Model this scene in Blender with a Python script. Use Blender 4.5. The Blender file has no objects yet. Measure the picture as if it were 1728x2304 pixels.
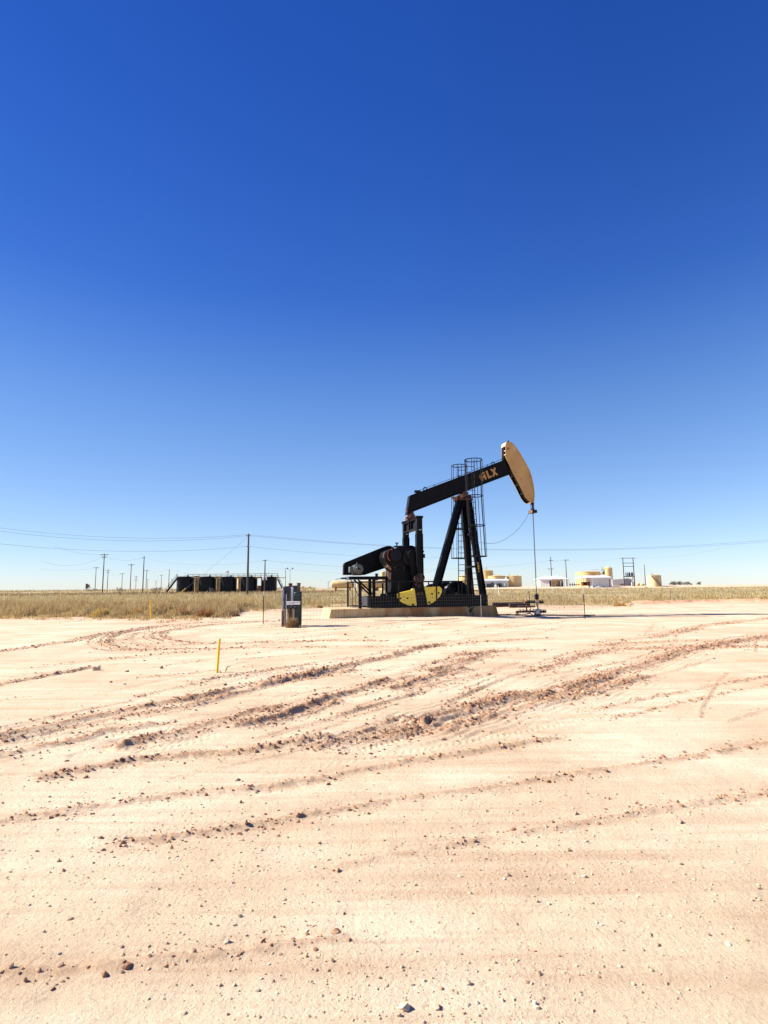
import bpy, bmesh, math, random
import numpy as np
from mathutils import Vector, Matrix
random.seed(4); RNG = np.random.default_rng(11)
R = math.radians
S = bpy.context.scene; COL = S.collection

# ------------------------------------------------------------------ camera, light, exposure
F, CX, CY, EYE = 1280.0, 864.0, 1152.0, 1.6          # focal length in photo pixels, image centre, eye height
PITCH, ROLL = math.atan(170.5/F), 0.010
fw = Vector((0, math.cos(PITCH), math.sin(PITCH)))
up0 = Vector((0, -math.sin(PITCH), math.cos(PITCH))); rt0 = Vector((1, 0, 0))
rt = (math.cos(ROLL)*rt0 - math.sin(ROLL)*up0); upv = (math.cos(ROLL)*up0 + math.sin(ROLL)*rt0)
cam = bpy.data.cameras.new('camera'); co = bpy.data.objects.new('camera', cam); COL.objects.link(co)
cam.sensor_fit = 'HORIZONTAL'; cam.sensor_width = 36; cam.lens = F/1728*36
cam.clip_start = 0.1; cam.clip_end = 12000
m = Matrix.Identity(4)
for i in range(3):
    m[i][0] = rt[i]; m[i][1] = upv[i]; m[i][2] = -fw[i]
m[2][3] = EYE
co.matrix_world = m; S.camera = co

SUN_EL, SUN_H = R(36), Vector((-0.993, 0.118, 0)).normalized()
sun = bpy.data.lights.new('sun', 'SUN'); sun.energy = 4.6; sun.angle = R(0.53); sun.color = (1, .95, .87)
so = bpy.data.objects.new('sun', sun); COL.objects.link(so)
sd = Vector((SUN_H.x*math.cos(SUN_EL), SUN_H.y*math.cos(SUN_EL), math.sin(SUN_EL)))
so.rotation_euler = sd.to_track_quat('Z', 'Y').to_euler(); so.location = sd*60
W = bpy.data.worlds.new('World'); S.world = W; W.use_nodes = True
nt = W.node_tree; nt.nodes.clear()
sky = nt.nodes.new('ShaderNodeTexSky'); sky.sky_type = 'NISHITA'; sky.sun_disc = False
sky.sun_elevation = SUN_EL; sky.sun_rotation = math.atan2(SUN_H.x, SUN_H.y)
sky.altitude = 900; sky.air_density = 1.0; sky.dust_density = 0.15; sky.ozone_density = 2.2
bg = nt.nodes.new('ShaderNodeBackground'); bg.inputs[1].default_value = 0.087
out = nt.nodes.new('ShaderNodeOutputWorld')
tcw = nt.nodes.new('ShaderNodeTexCoord'); sx_ = nt.nodes.new('ShaderNodeSeparateXYZ'); nt.links.new(tcw.outputs['Generated'], sx_.inputs[0])
rw = nt.nodes.new('ShaderNodeValToRGB'); nt.links.new(sx_.outputs['Z'], rw.inputs[0]); rw.color_ramp.interpolation = 'B_SPLINE'
for i, (p_, c_) in enumerate(((0.0, (.70, .775, 1.02)), (.13, (.76, .80, .95)), (.31, (.58, .80, 1.08)), (.47, (.22, .50, 1.10)), (.80, (.12, .38, 1.05)))):
    e_ = rw.color_ramp.elements[i] if i < 2 else rw.color_ramp.elements.new(p_)
    e_.position = p_; e_.color = (*[v*.8 for v in c_], 1)
mw = nt.nodes.new('ShaderNodeMix'); mw.data_type = 'RGBA'; mw.blend_type = 'MULTIPLY'; mw.inputs[0].default_value = 1
nt.links.new(sky.outputs[0], mw.inputs[6]); nt.links.new(rw.outputs[0], mw.inputs[7]); ev = nt.nodes.new('ShaderNodeMapRange'); ev.inputs[1].default_value = -.75; ev.inputs[2].default_value = .05; ev.inputs[3].default_value = .74; ev.inputs[4].default_value = 1.0; nt.links.new(sx_.outputs['X'], ev.inputs[0])
nt.links.new(mw.outputs[2], bg.inputs[0]); es = nt.nodes.new('ShaderNodeMath'); es.operation = 'MULTIPLY'; es.inputs[1].default_value = .089; nt.links.new(ev.outputs[0], es.inputs[0]); nt.links.new(es.outputs[0], bg.inputs[1])
nt.links.new(bg.outputs[0], out.inputs[0])
S.view_settings.view_transform = 'Standard'; S.view_settings.look = 'None'
S.view_settings.exposure = 1.25; S.view_settings.gamma = 1.0

# ------------------------------------------------------------------ pixel -> world helpers
def ray(px, py):
    return (fw + rt*((px-CX)/F) + upv*((CY-py)/F))
def sst(a, b, t):
    t = np.clip((t-a)/(b-a), 0, 1); return t*t*(3-2*t)
def tz(x, y):                                          # the large shape of the land
    z = .70*sst(45, 150, y) + .75*sst(170, 192, y) + 0.0*x
    z = z - .13*sst(4, 8, x)*np.exp(-((y-33)/7.0)**2)
    return z
def G(px, py):                                         # where the ray through a pixel meets the land
    d = ray(px, py); t = 30.0
    for _ in range(40):
        z = float(tz(d.x*t, d.y*t)); t = .5*t + .5*max(1.0, min(4000, (z-EYE)/d.z if d.z < -1e-5 else 4000))
    return Vector((d.x*t, d.y*t, float(tz(d.x*t, d.y*t))))
def AT(px, py, D):                                     # the point at depth D on the ray
    d = ray(px, py); t = D/d.y; return Vector((d.x*t, D, EYE + d.z*t))
YAW = R(14.0)
P0 = G(738, 1391.7)
uu = Vector((math.cos(YAW), math.sin(YAW), 0)); vv = Vector((-math.sin(YAW), math.cos(YAW), 0))
def U(px, py, v):                                      # local (s, z) of the unit on the upright plane at depth v
    d = ray(px, py); o = Vector((0, 0, EYE))
    t = (v - (o-P0).dot(vv))/d.dot(vv); p = o + d*t - P0
    return p.dot(uu), p.z
def U3(px, py, v):
    s, z = U(px, py, v); return Vector((s, v, z))

# ------------------------------------------------------------------ materials
def mat(name, col, rough=.6, metal=0.0, col2=None, scale=6.0, detail=6, bump=0.0, bscale=30, lo=.35, hi=.65, spec=.5, col3=None, s3=2.0, t3=.62):
    M = bpy.data.materials.new(name); M.use_nodes = True; n = M.node_tree; b = n.nodes['Principled BSDF']
    b.inputs['Roughness'].default_value = rough; b.inputs['Metallic'].default_value = metal
    b.inputs['Specular IOR Level'].default_value = spec
    tc = n.nodes.new('ShaderNodeTexCoord')
    if col2 is None: b.inputs['Base Color'].default_value = (*col, 1)
    else:
        no = n.nodes.new('ShaderNodeTexNoise'); no.inputs['Scale'].default_value = scale; no.inputs['Detail'].default_value = detail
        n.links.new(tc.outputs['Object'], no.inputs['Vector'])
        rp = n.nodes.new('ShaderNodeValToRGB'); rp.color_ramp.elements[0].position = lo; rp.color_ramp.elements[1].position = hi
        rp.color_ramp.elements[0].color = (*col, 1); rp.color_ramp.elements[1].color = (*col2, 1)
        n.links.new(no.outputs[0], rp.inputs[0]); last = rp.outputs[0]
        if col3 is not None:
            n3 = n.nodes.new('ShaderNodeTexNoise'); n3.inputs['Scale'].default_value = s3; n3.inputs['Detail'].default_value = 8
            n.links.new(tc.outputs['Object'], n3.inputs['Vector'])
            r3 = n.nodes.new('ShaderNodeValToRGB'); r3.color_ramp.elements[0].position = t3; r3.color_ramp.elements[1].position = t3+.05
            n.links.new(n3.outputs[0], r3.inputs[0])
            mx = n.nodes.new('ShaderNodeMix'); mx.data_type = 'RGBA'; n.links.new(r3.outputs[0], mx.inputs[0])
            n.links.new(last, mx.inputs[6]); mx.inputs[7].default_value = (*col3, 1); last = mx.outputs[2]
        n.links.new(last, b.inputs['Base Color'])
    if bump:
        nb = n.nodes.new('ShaderNodeTexNoise'); nb.inputs['Scale'].default_value = bscale; nb.inputs['Detail'].default_value = 5
        n.links.new(tc.outputs['Object'], nb.inputs['Vector'])
        bp = n.nodes.new('ShaderNodeBump'); bp.inputs['Strength'].default_value = bump; bp.inputs['Distance'].default_value = .02
        n.links.new(nb.outputs[0], bp.inputs['Height']); n.links.new(bp.outputs[0], b.inputs['Normal'])
    return M
BLK = mat('black_paint', (.0025, .0025, .0035), .5, col2=(.005, .005, .006), scale=3, col3=(.022, .013, .009), s3=4, t3=.66, spec=.14)
BLKM = mat('black_steel', (.003, .003, .006), .5, col2=(.006, .006, .010), scale=8, spec=.2)
TANH = mat('horsehead_tan_paint', (.44, .245, .07), .5, col2=(.52, .31, .10), scale=1.3, bump=.1, bscale=8, col3=(.16, .06, .025), s3=7, t3=.70)
CRM = mat('cream_paint', (.62, .52, .34), .5, col2=(.52, .40, .22), scale=3)
LET = mat('letter_paint', (.52, .26, .06), .6, col2=(.38, .19, .05), scale=14)
LETD = mat('faded_letter_paint', (.14, .08, .04), .6, col2=(.09, .05, .03), scale=14)
YEL = mat('yellow_paint', (.74, .56, .04), .45, col2=(.80, .64, .08), scale=2, col3=(.20, .11, .03), s3=9, t3=.72, bump=.1)
RUST = mat('rust', (.06, .022, .012), .85, col2=(.16, .065, .028), scale=12, bump=.4)
RUSTL = mat('light_rust', (.20, .10, .05), .8, col2=(.34, .19, .11), scale=18, bump=.3)
RUSTD = mat('dark_rust', (.018, .010, .009), .8, col2=(.042, .019, .014), scale=10, bump=.3)
ORG = mat('orange_band', (.55, .14, .03), .6, col2=(.35, .08, .02), scale=20)
GREY = mat('grey_paint', (.065, .078, .073), .5, col2=(.09, .105, .098), scale=5)
GALV = mat('galvanised_steel', (.36, .38, .40), .45, .6, col2=(.48, .50, .52), scale=9)
STEEL = mat('steel_rod', (.20, .19, .20), .35, .8)
ROPE = mat('wire_rope', (.04, .045, .07), .6, .3)
CONC = mat('concrete', (.50, .35, .15), .9, col2=(.60, .44, .23), scale=2.2, detail=9, bump=.5, bscale=14)
def oil_stain(M):                                      # oily brown staining along the middle of the pad
    n = M.node_tree; b = n.nodes['Principled BSDF']; src = b.inputs['Base Color'].links[0].from_socket
    tc = n.nodes.new('ShaderNodeTexCoord'); sx = n.nodes.new('ShaderNodeSeparateXYZ'); n.links.new(tc.outputs['Object'], sx.inputs[0])
    mp = n.nodes.new('ShaderNodeMapping'); mp.inputs['Scale'].default_value = (1.6, 1.6, .5); n.links.new(tc.outputs['Object'], mp.inputs[0])
    no = n.nodes.new('ShaderNodeTexNoise'); no.inputs['Scale'].default_value = 1.1; no.inputs['Detail'].default_value = 7; n.links.new(mp.outputs[0], no.inputs['Vector'])
    mr = n.nodes.new('ShaderNodeMapRange'); mr.inputs[1].default_value = .8; mr.inputs[2].default_value = 4.0; mr.inputs[3].default_value = -.22; mr.inputs[4].default_value = .16; n.links.new(sx.outputs[0], mr.inputs[0])
    ad = n.nodes.new('ShaderNodeMath'); n.links.new(no.outputs[0], ad.inputs[0]); n.links.new(mr.outputs[0], ad.inputs[1])
    rp = n.nodes.new('ShaderNodeValToRGB'); rp.color_ramp.elements[0].position = .38; rp.color_ramp.elements[1].position = .72; n.links.new(ad.outputs[0], rp.inputs[0])
    mx = n.nodes.new('ShaderNodeMix'); mx.data_type = 'RGBA'; n.links.new(rp.outputs[0], mx.inputs[0]); n.links.new(src, mx.inputs[6]); mx.inputs[7].default_value = (.30, .13, .035, 1)
    n.links.new(mx.outputs[2], b.inputs['Base Color'])
oil_stain(CONC)
CBX = mat('cabinet_grey', (.025, .026, .036), .5, col2=(.035, .037, .048), scale=4)
WHT = mat('white_paint', (.72, .73, .75), .5, col2=(.80, .80, .80), scale=3)
WHB = mat('white_metal_sheet', (.60, .57, .53), .6, col2=(.66, .63, .58), scale=1.0)
FWIRE = mat('fence_wire', (.12, .115, .115), .7)
GRN = mat('green_plastic', (.003, .024, .020), .4, col2=(.005, .035, .028), scale=5)
SIGNW = mat('sign_white', (.93, .93, .93), .5)
WOOD = mat('weathered_wood', (.13, .075, .045), .85, col2=(.22, .14, .09), scale=9, bump=.5)
POLE = mat('creosoted_wood', (.045, .028, .022), .85, col2=(.085, .055, .04), scale=6, bump=.4)
ARM = mat('crossarm_wood', (.16, .12, .10), .85, col2=(.26, .20, .17), scale=6)
WIRE = mat('line_wire', (.12, .13, .17), .6)
TANKT = mat('tan_tank_paint', (.60, .42, .17), .55, col2=(.66, .47, .21), scale=.6, col3=(.46, .31, .13), s3=.35, t3=.6)
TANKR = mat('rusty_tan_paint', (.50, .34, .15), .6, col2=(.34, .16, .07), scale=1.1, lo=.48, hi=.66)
TANKB = mat('black_tank_paint', (.004, .005, .008), .45, col2=(.010, .013, .018), scale=.9, col3=(.035, .042, .05), s3=1.2, t3=.66, spec=.2)
OLV = mat('door_green_black', (.015, .022, .016), .5, col2=(.05, .05, .04), scale=2)
YST = mat('marker_yellow', (.90, .50, .01), .4, col2=(.95, .58, .015), scale=3)
PVC = mat('marker_white', (.80, .78, .74), .5)
BARK = mat('grey_bark', (.12, .09, .07), .9, col2=(.20, .15, .12), scale=6)
HOSE = mat('black_poly_pipe', (.010, .011, .013), .28, spec=.6)
RED = mat('red_cloth', (.55, .08, .08), .8)
DRKB = mat('transformer_blue_grey', (.07, .09, .16), .5, col2=(.10, .12, .20), scale=3)

# ------------------------------------------------------------------ mesh builder
class MB:
    def __init__(s): s.v = []; s.f = []
    def add(s, vs, fs):
        o = len(s.v); s.v += [tuple(p) for p in vs]; s.f += [tuple(i+o for i in f) for f in fs]; return s
    def box(s, c, d, rot=None):
        c = Vector(c); M = rot or Matrix.Identity(3)
        vs = [c + M @ Vector((d[0]/2*a, d[1]/2*b, d[2]/2*e)) for a in (-1, 1) for b in (-1, 1) for e in (-1, 1)]
        return s.add(vs, [(0,1,3,2),(4,6,7,5),(0,4,5,1),(2,3,7,6),(0,2,6,4),(1,5,7,3)])
    def bar(s, a, b, w, h, side=(0, 1, 0)):            # oriented bar: w across `side`, h the other way
        a = Vector(a); b = Vector(b); d = (b-a).normalized(); sd_ = Vector(side); sd_ = (sd_ - d*sd_.dot(d)).normalized(); n = d.cross(sd_)
        vs = [p + sd_*(w/2*i) + n*(h/2*j) for p in (a, b) for i, j in ((-1,-1),(1,-1),(1,1),(-1,1))]
        return s.add(vs, [(3,2,1,0),(4,5,6,7),(0,1,5,4),(1,2,6,5),(2,3,7,6),(3,0,4,7)])
    def tube(s, pts, r, n=8, closed=False, cap=True):
        pts = [Vector(p) for p in pts]; k = len(pts); rr = r if hasattr(r, '__len__') else [r]*k; vs = []; fs = []
        ref = Vector((.31, .17, .93))
        for i, p in enumerate(pts):
            if closed: d = pts[(i+1) % k]-pts[i-1]
            else: d = pts[min(i+1, k-1)]-pts[max(i-1, 0)]
            d.normalize(); a = d.cross(ref)
            if a.length < .05: a = d.cross(Vector((1, 0, 0)))
            a.normalize(); b = d.cross(a)
            vs += [p + (a*math.cos(2*math.pi*j/n) + b*math.sin(2*math.pi*j/n))*rr[i] for j in range(n)]
        for i in range(k if closed else k-1):
            i2 = (i+1) % k
            fs += [(i*n+j, i*n+(j+1) % n, i2*n+(j+1) % n, i2*n+j) for j in range(n)]
        if cap and not closed: fs += [tuple(range(n-1, -1, -1)), tuple((k-1)*n+j for j in range(n))]
        return s.add(vs, fs)
    def cyl(s, a, b, r0, r1=None, n=20): return s.tube([a, b], [r0, r0 if r1 is None else r1], n)
    def lathe(s, c, prof, n=32, axis='z'):             # prof: (radius, height)
        vs = []; fs = []; c = Vector(c)
        for r, h in prof:
            for j in range(n):
                a = 2*math.pi*j/n
                p = {'z': (r*math.cos(a), r*math.sin(a), h), 'x': (h, r*math.cos(a), r*math.sin(a)), 'y': (r*math.cos(a), h, r*math.sin(a))}[axis]
                vs.append(c + Vector(p))
        for i in range(len(prof)-1): fs += [(i*n+j, i*n+(j+1) % n, (i+1)*n+(j+1) % n, (i+1)*n+j) for j in range(n)]
        fs += [tuple(range(n-1, -1, -1)), tuple((len(prof)-1)*n+j for j in range(n))]
        return s.add(vs, fs)
    def prism(s, poly, v0, v1):                        # polygon in (s, z), extruded along v
        n = len(poly); vs = [(p[0], v0, p[1]) for p in poly] + [(p[0], v1, p[1]) for p in poly]
        return s.add(vs, [tuple(range(n)), tuple(range(2*n-1, n-1, -1))] + [(i, i+n, (i+1) % n+n, (i+1) % n) for i in range(n)])
    def build(s, name, M, parent=None, bevel=0, loc=None, label=None, cat=None, group=None, kind=None, smooth=True):
        me = bpy.data.meshes.new(name); me.from_pydata(s.v, [], s.f); me.update()
        b = bmesh.new(); b.from_mesh(me); bmesh.ops.recalc_face_normals(b, faces=b.faces); b.to_mesh(me); b.free()
        if smooth:
            me.polygons.foreach_set('use_smooth', [True]*len(me.polygons)); me.set_sharp_from_angle(angle=R(34))
        me.materials.append(M); o = bpy.data.objects.new(name, me); COL.objects.link(o)
        if parent: o.parent = parent
        if loc is not None: o.location = loc
        if bevel:
            bm_ = o.modifiers.new('bevel', 'BEVEL'); bm_.width = bevel; bm_.segments = 2; bm_.limit_method = 'ANGLE'
        tag(o, label, cat, group, kind); return o
def tag(o, label=None, cat=None, group=None, kind=None):
    if label: o['label'] = label
    if cat: o['category'] = cat
    if group: o['group'] = group
    if kind: o['kind'] = kind
    return o
def thing(name, label, cat, loc=(0, 0, 0), rz=0, group=None):
    o = bpy.data.objects.new(name, None); COL.objects.link(o); o.location = loc; o.rotation_euler = (0, 0, rz); o.empty_display_size = .3
    return tag(o, label, cat, group)
def fastmesh(name, V, Fc, M, col=None, smooth=False):  # numpy arrays straight to a mesh; Fc: (n,k)
    me = bpy.data.meshes.new(name); n, k = Fc.shape
    me.vertices.add(len(V)); me.vertices.foreach_set('co', V.astype(np.float32).ravel())
    me.loops.add(n*k); me.loops.foreach_set('vertex_index', Fc.astype(np.int32).ravel())
    me.polygons.add(n); me.polygons.foreach_set('loop_start', np.arange(0, n*k, k, dtype=np.int32))
    me.polygons.foreach_set('use_smooth', np.full(n, smooth))
    me.update(calc_edges=True)
    if col is not None:
        a = me.color_attributes.new('Col', 'FLOAT_COLOR', 'POINT')
        a.data.foreach_set('color', np.c_[col, np.ones(len(col))].astype(np.float32).ravel())
    me.materials.append(M); o = bpy.data.objects.new(name, me); COL.objects.link(o); return o

# ------------------------------------------------------------------ numpy noise
def vnoise(x, y, seed=0):
    xi = np.floor(x).astype(np.int64); yi = np.floor(y).astype(np.int64); fx = x-xi; fy = y-yi
    fx = fx*fx*(3-2*fx); fy = fy*fy*(3-2*fy)
    def h(a, b):
        n = (a*374761393 + b*668265263 + seed*974634777) & 0xffffffff
        n = ((n ^ (n >> 13))*1274126177) & 0xffffffff
        return ((n ^ (n >> 16)) & 0xffff)/65535.0
    return (h(xi, yi)*(1-fx)+h(xi+1, yi)*fx)*(1-fy) + (h(xi, yi+1)*(1-fx)+h(xi+1, yi+1)*fx)*fy
def fbm(x, y, o=4, seed=0):
    a = 0; w = .5; t = 0
    for i in range(o):
        a = a + w*vnoise(x*2**i+17*i, y*2**i-9*i, seed+i); t += w; w *= .5
    return a/t

# ------------------------------------------------------------------ wheel ruts: polylines in photo pixels laid on the land
RUTS = [ # (pixel points, half width, ridge height, dirt)
 ([(120,1634),(173,1623.5),(266,1603.8),(342,1588),(378,1581),(449,1568.6),(536,1547.5)], .07, .055, 1),
 ([(120,1645),(173,1634.8),(319,1608),(387,1596.8),(446,1586.9)], .05, .035, .8),
 ([(387,1594),(446,1583),(522,1564),(581,1546),(640,1529),(672,1523),(730,1511.6),(791,1497),(825.7,1488.5),(880.6,1477),(930,1461),(1000,1450)], .10, .075, 1),
 ([(640,1538),(690,1529),(740,1521),(800,1508)], .06, .045, .8),
 ([(100,1680),(173,1664),(229,1647),(300,1637.6),(359,1626)], .07, .05, .9),
 ([(250,1690),(314,1667),(398,1653),(468.6,1630.5),(525,1619),(567,1605),(640,1590)], .09, .065, 1),
 ([(500,1640),(560,1627),(600,1617),(650,1601),(686.8,1588),(730,1572),(796.7,1556.5),(877.7,1527.5)], .07, .06, 1),
 ([(560,1640),(600,1631.7),(672,1612.9),(773.6,1576.7)], .05, .035, .7),
 ([(750,1611),(814,1597),(878,1576.7),(960,1556)], .035, .025, .6),
 ([(700,1690),(762,1669),(817,1649),(860,1632),(915,1611)], .06, .045, .8),
 ([(760,1700),(832,1668),(878,1655),(947,1634),(979,1614),(1060,1593),(1138,1569),(1227,1559),(1284,1548),(1389,1509.5),(1434,1500.5),(1508.5,1476.6),(1600,1455)], .11, .06, 1),
 ([(960,1655),(1060,1623),(1149.7,1596),(1245,1572),(1314,1557),(1457.7,1520)], .12, .045, .9),
 ([(1000,1585),(1060,1558.8),(1134.8,1527.4),(1182.6,1511),(1240,1500)], .04, .03, .6),
 ([(1206.5,1511),(1269,1488.6),(1329,1470.6),(1389,1461.7),(1480,1460),(1600,1458)], .11, .035, .8),
 ([(1000,1478),(1060,1472.6),(1096,1467.6),(1179.6,1463),(1245,1465)], .07, .04, .8),
 ([(1020,1450),(1060,1446.7),(1149.7,1440.7),(1245,1437)], .07, .035, .7),
 ([(1360,1446),(1380,1440.7),(1463.7,1434.8),(1556,1416.8),(1640,1402)], .09, .04, .7),
 ([(1330,1455),(1400,1448),(1480,1446),(1600,1444)], .09, .035, .7),
 ([(960,1514),(987.7,1507),(1030,1494),(1062.9,1482.7),(1100,1473)], .10, .05, .9),
 ([(870,1556),(889,1550.7),(947,1530),(996,1518.9),(1048,1504)], .09, .07, 1),
 ([(900,1560),(950,1548),(1010,1532),(1080,1520)], .07, .03, .6),
 ([(100,1450),(173,1440.5),(229,1427.9),(313.8,1415),(412,1404),(500,1400),(589.6,1398),(700,1393)], .08, .035, .8),
 ([(760,1455),(640,1456),(505,1457.4),(378.5,1458.8),(313.8,1461.6),(280,1458),(257.5,1453),(242,1446),(240.6,1439),(250,1431),(266,1425),(342,1413.8),(420,1407)], .09, .04, .8),
 ([(872,1442),(744.7,1440.8),(640,1443),(454.5,1446),(410,1444),(384,1440.5),(362,1434),(358.8,1429),(365,1423),(384,1419),(454.5,1408),(540,1402),(589.6,1399)], .08, .035, .8),
 ([(330,1455),(313.8,1450),(297,1442),(294,1433.5),(305,1426),(342,1419)], .06, .02, .5),
 ([(450,1535),(508,1525),(560,1518),(643,1504),(710,1496)], .05, .04, .9),
 ([(300,1572),(353,1559),(457,1537)], .03, .02, .6),
 ([(785,1455),(860,1456),(930,1455),(1010,1449)], .07, .03, .6),
 ([(1300,1604),(1338,1596),(1448.7,1572),(1556,1554),(1640,1538)], .03, .02, .5),
 ([(1359,1620),(1450,1600),(1556,1578),(1660,1555)], .03, .02, .5),
 ([(60,1530),(173,1508),(215,1499)], .05, .04, .7),
 ([(60,1760),(300,1716),(560,1690),(760,1652)], .06, .05, .8),
 ([(-60,1860),(300,1800),(640,1762),(1000,1700),(1300,1655)], .05, .03, .6),
 ([(200,1905),(500,1868),(900,1800),(1300,1742),(1800,1660)], .045, .03, .6),
 ([(700,1960),(1200,1870),(1800,1770)], .035, .018, .4),
 ([(-100,2200),(300,2168),(800,2100)], .035, .018, .4),
]
RUTS = [list(q) for q in RUTS]
for q in RUTS[:31]:                                    # the long ones run on past both sides of the lot
    p = q[0]
    if p[0][0] <= 180: p.insert(0, (p[0][0]-260, p[0][1]+(p[0][1]-p[1][1])/(p[1][0]-p[0][0])*260))
    if p[-1][0] >= 1540: p.append((p[-1][0]+330, p[-1][1]+(p[-1][1]-p[-2][1])/(p[-1][0]-p[-2][0])*250))
TREADS = [([(120,1640),(266,1615),(446,1578),(600,1548),(760,1515)], .14), ([(60,1668),(314,1645),(468,1612),(640,1570),(800,1530),(900,1500)], .15),
          ([(330,1690),(500,1650),(700,1600),(900,1545)], .15), ([(800,1685),(1000,1625),(1250,1565),(1500,1500)], .16),
          ([(600,1735),(1000,1672),(1400,1600)], .14), ([(190,1610),(350,1580),(560,1530)], .13), ([(180,1700),(400,1665),(640,1610)], .14), ([(500,1505),(560,1490),(430,1520),(250,1560)], .12)]
_PC = {}
def poly_pts(pp, step=.25):
    k_ = id(pp)
    if k_ not in _PC: _PC[k_] = poly_pts_(pp, step)
    return _PC[k_]
def poly_pts_(pp, step=.25):
    if isinstance(pp, np.ndarray): return pp
    P = [G(*p).xy for p in pp]; o = []
    for i in range(len(P)-1):
        p0 = P[max(i-1, 0)]; p1 = P[i]; p2 = P[i+1]; p3 = P[min(i+2, len(P)-1)]
        n = max(2, min(24, int((p2-p1).length/step)))
        for k in range(n):
            t = k/n
            q = .5*((2*p1) + (p2-p0)*t + (2*p0-5*p1+4*p2-p3)*t*t + (3*p1-p0-3*p2+p3)*t**3); o.append((q.x, q.y))
    o.append(tuple(P[-1])); return np.array(o)
def dist_line(X, Y, L, reach):
    d = np.full(X.shape, 99.0); sg = np.zeros(X.shape); al = np.zeros(X.shape)
    seg = np.r_[0, np.cumsum(np.hypot(*(L[1:]-L[:-1]).T))]
    sel0 = np.where((X > L[:, 0].min()-reach) & (X < L[:, 0].max()+reach) & (Y > L[:, 1].min()-reach) & (Y < L[:, 1].max()+reach))[0]
    if not len(sel0): return d, sg, al
    xs = X[sel0]; ys = Y[sel0]
    for i in range(len(L)-1):
        a = L[i]; b = L[i+1]; ab = b-a; l2 = ab@ab+1e-9
        m_ = (xs > min(a[0], b[0])-reach) & (xs < max(a[0], b[0])+reach) & (ys > min(a[1], b[1])-reach) & (ys < max(a[1], b[1])+reach)
        id_ = np.where(m_)[0]
        if not len(id_): continue
        x = xs[id_]; y = ys[id_]
        t = np.clip(((x-a[0])*ab[0]+(y-a[1])*ab[1])/l2, 0, 1); qx = x-a[0]-t*ab[0]; qy = y-a[1]-t*ab[1]; dd = np.hypot(qx, qy)
        g = sel0[id_]; upd = dd < d[g]; gu = g[upd]
        d[gu] = dd[upd]; sg[gu] = np.sign(ab[0]*qy-ab[1]*qx)[upd]; al[gu] = (seg[i]+t*math.sqrt(l2))[upd]
    return d, sg, al
# grass edge: depth of the front edge of the grass against the viewing direction
GE = [(-300,1388),(173,1391),(255,1395),(330,1394),(420,1392),(500,1389),(530,1384),(548,1373),(620,1371),(700,1369),(800,1367),(1180,1363),(1230,1365),(1330,1364),(1400,1362),(1425,1357),(1556,1354),(2100,1350)]
GEt = np.array([ray(*p).x/ray(*p).y for p in GE]); GEd = np.array([G(*p).y for p in GE])
def grass_in(X, Y):                                    # > 0 inside the grass, metres
    return Y - np.interp(X/np.maximum(Y, 1), GEt, GEd) - 6.0*(fbm(X*.30, Y*.30, 4, 5)-.5)*np.clip(Y/35, .3, 2)
for q_ in list(RUTS[:24]):                             # fine companion lines left by the same tyres
    L = poly_pts_(q_[0]); dr = np.gradient(L, axis=0); dr /= np.hypot(*dr.T)[:, None]+1e-6; nn_ = np.c_[-dr[:, 1], dr[:, 0]]
    for o_ in (RNG.uniform(.16, .30), -RNG.uniform(.14, .26), RNG.uniform(.38, .6)):
        i0 = int(len(L)*RNG.uniform(0, .35)); i1 = int(len(L)*RNG.uniform(.65, 1))
        if i1-i0 > 4: RUTS.append(((L+nn_*o_)[i0:i1], RNG.uniform(.015, .03), RNG.uniform(.012, .022), RNG.uniform(.35, .7)))
for k in range(50):                                    # faint older wheel marks
    x0 = RNG.uniform(-9, 9); y0 = RNG.uniform(2.5, 24); hd = R(RNG.uniform(38, 62)); ln = RNG.uniform(2.5, 9); cv = RNG.normal(0, .03); P_ = [(x0, y0)]
    for j in range(int(ln/.4)):
        hd -= cv*.4; P_.append((P_[-1][0]+.4*math.cos(hd), P_[-1][1]+.4*math.sin(hd)))
    RUTS.append((np.array(P_), RNG.uniform(.025, .06), RNG.uniform(.010, .024), RNG.uniform(.2, .5)))
LEN = [float(np.hypot(*(poly_pts(q[0])[1:]-poly_pts(q[0])[:-1]).T).sum()) for q in RUTS]
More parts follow.
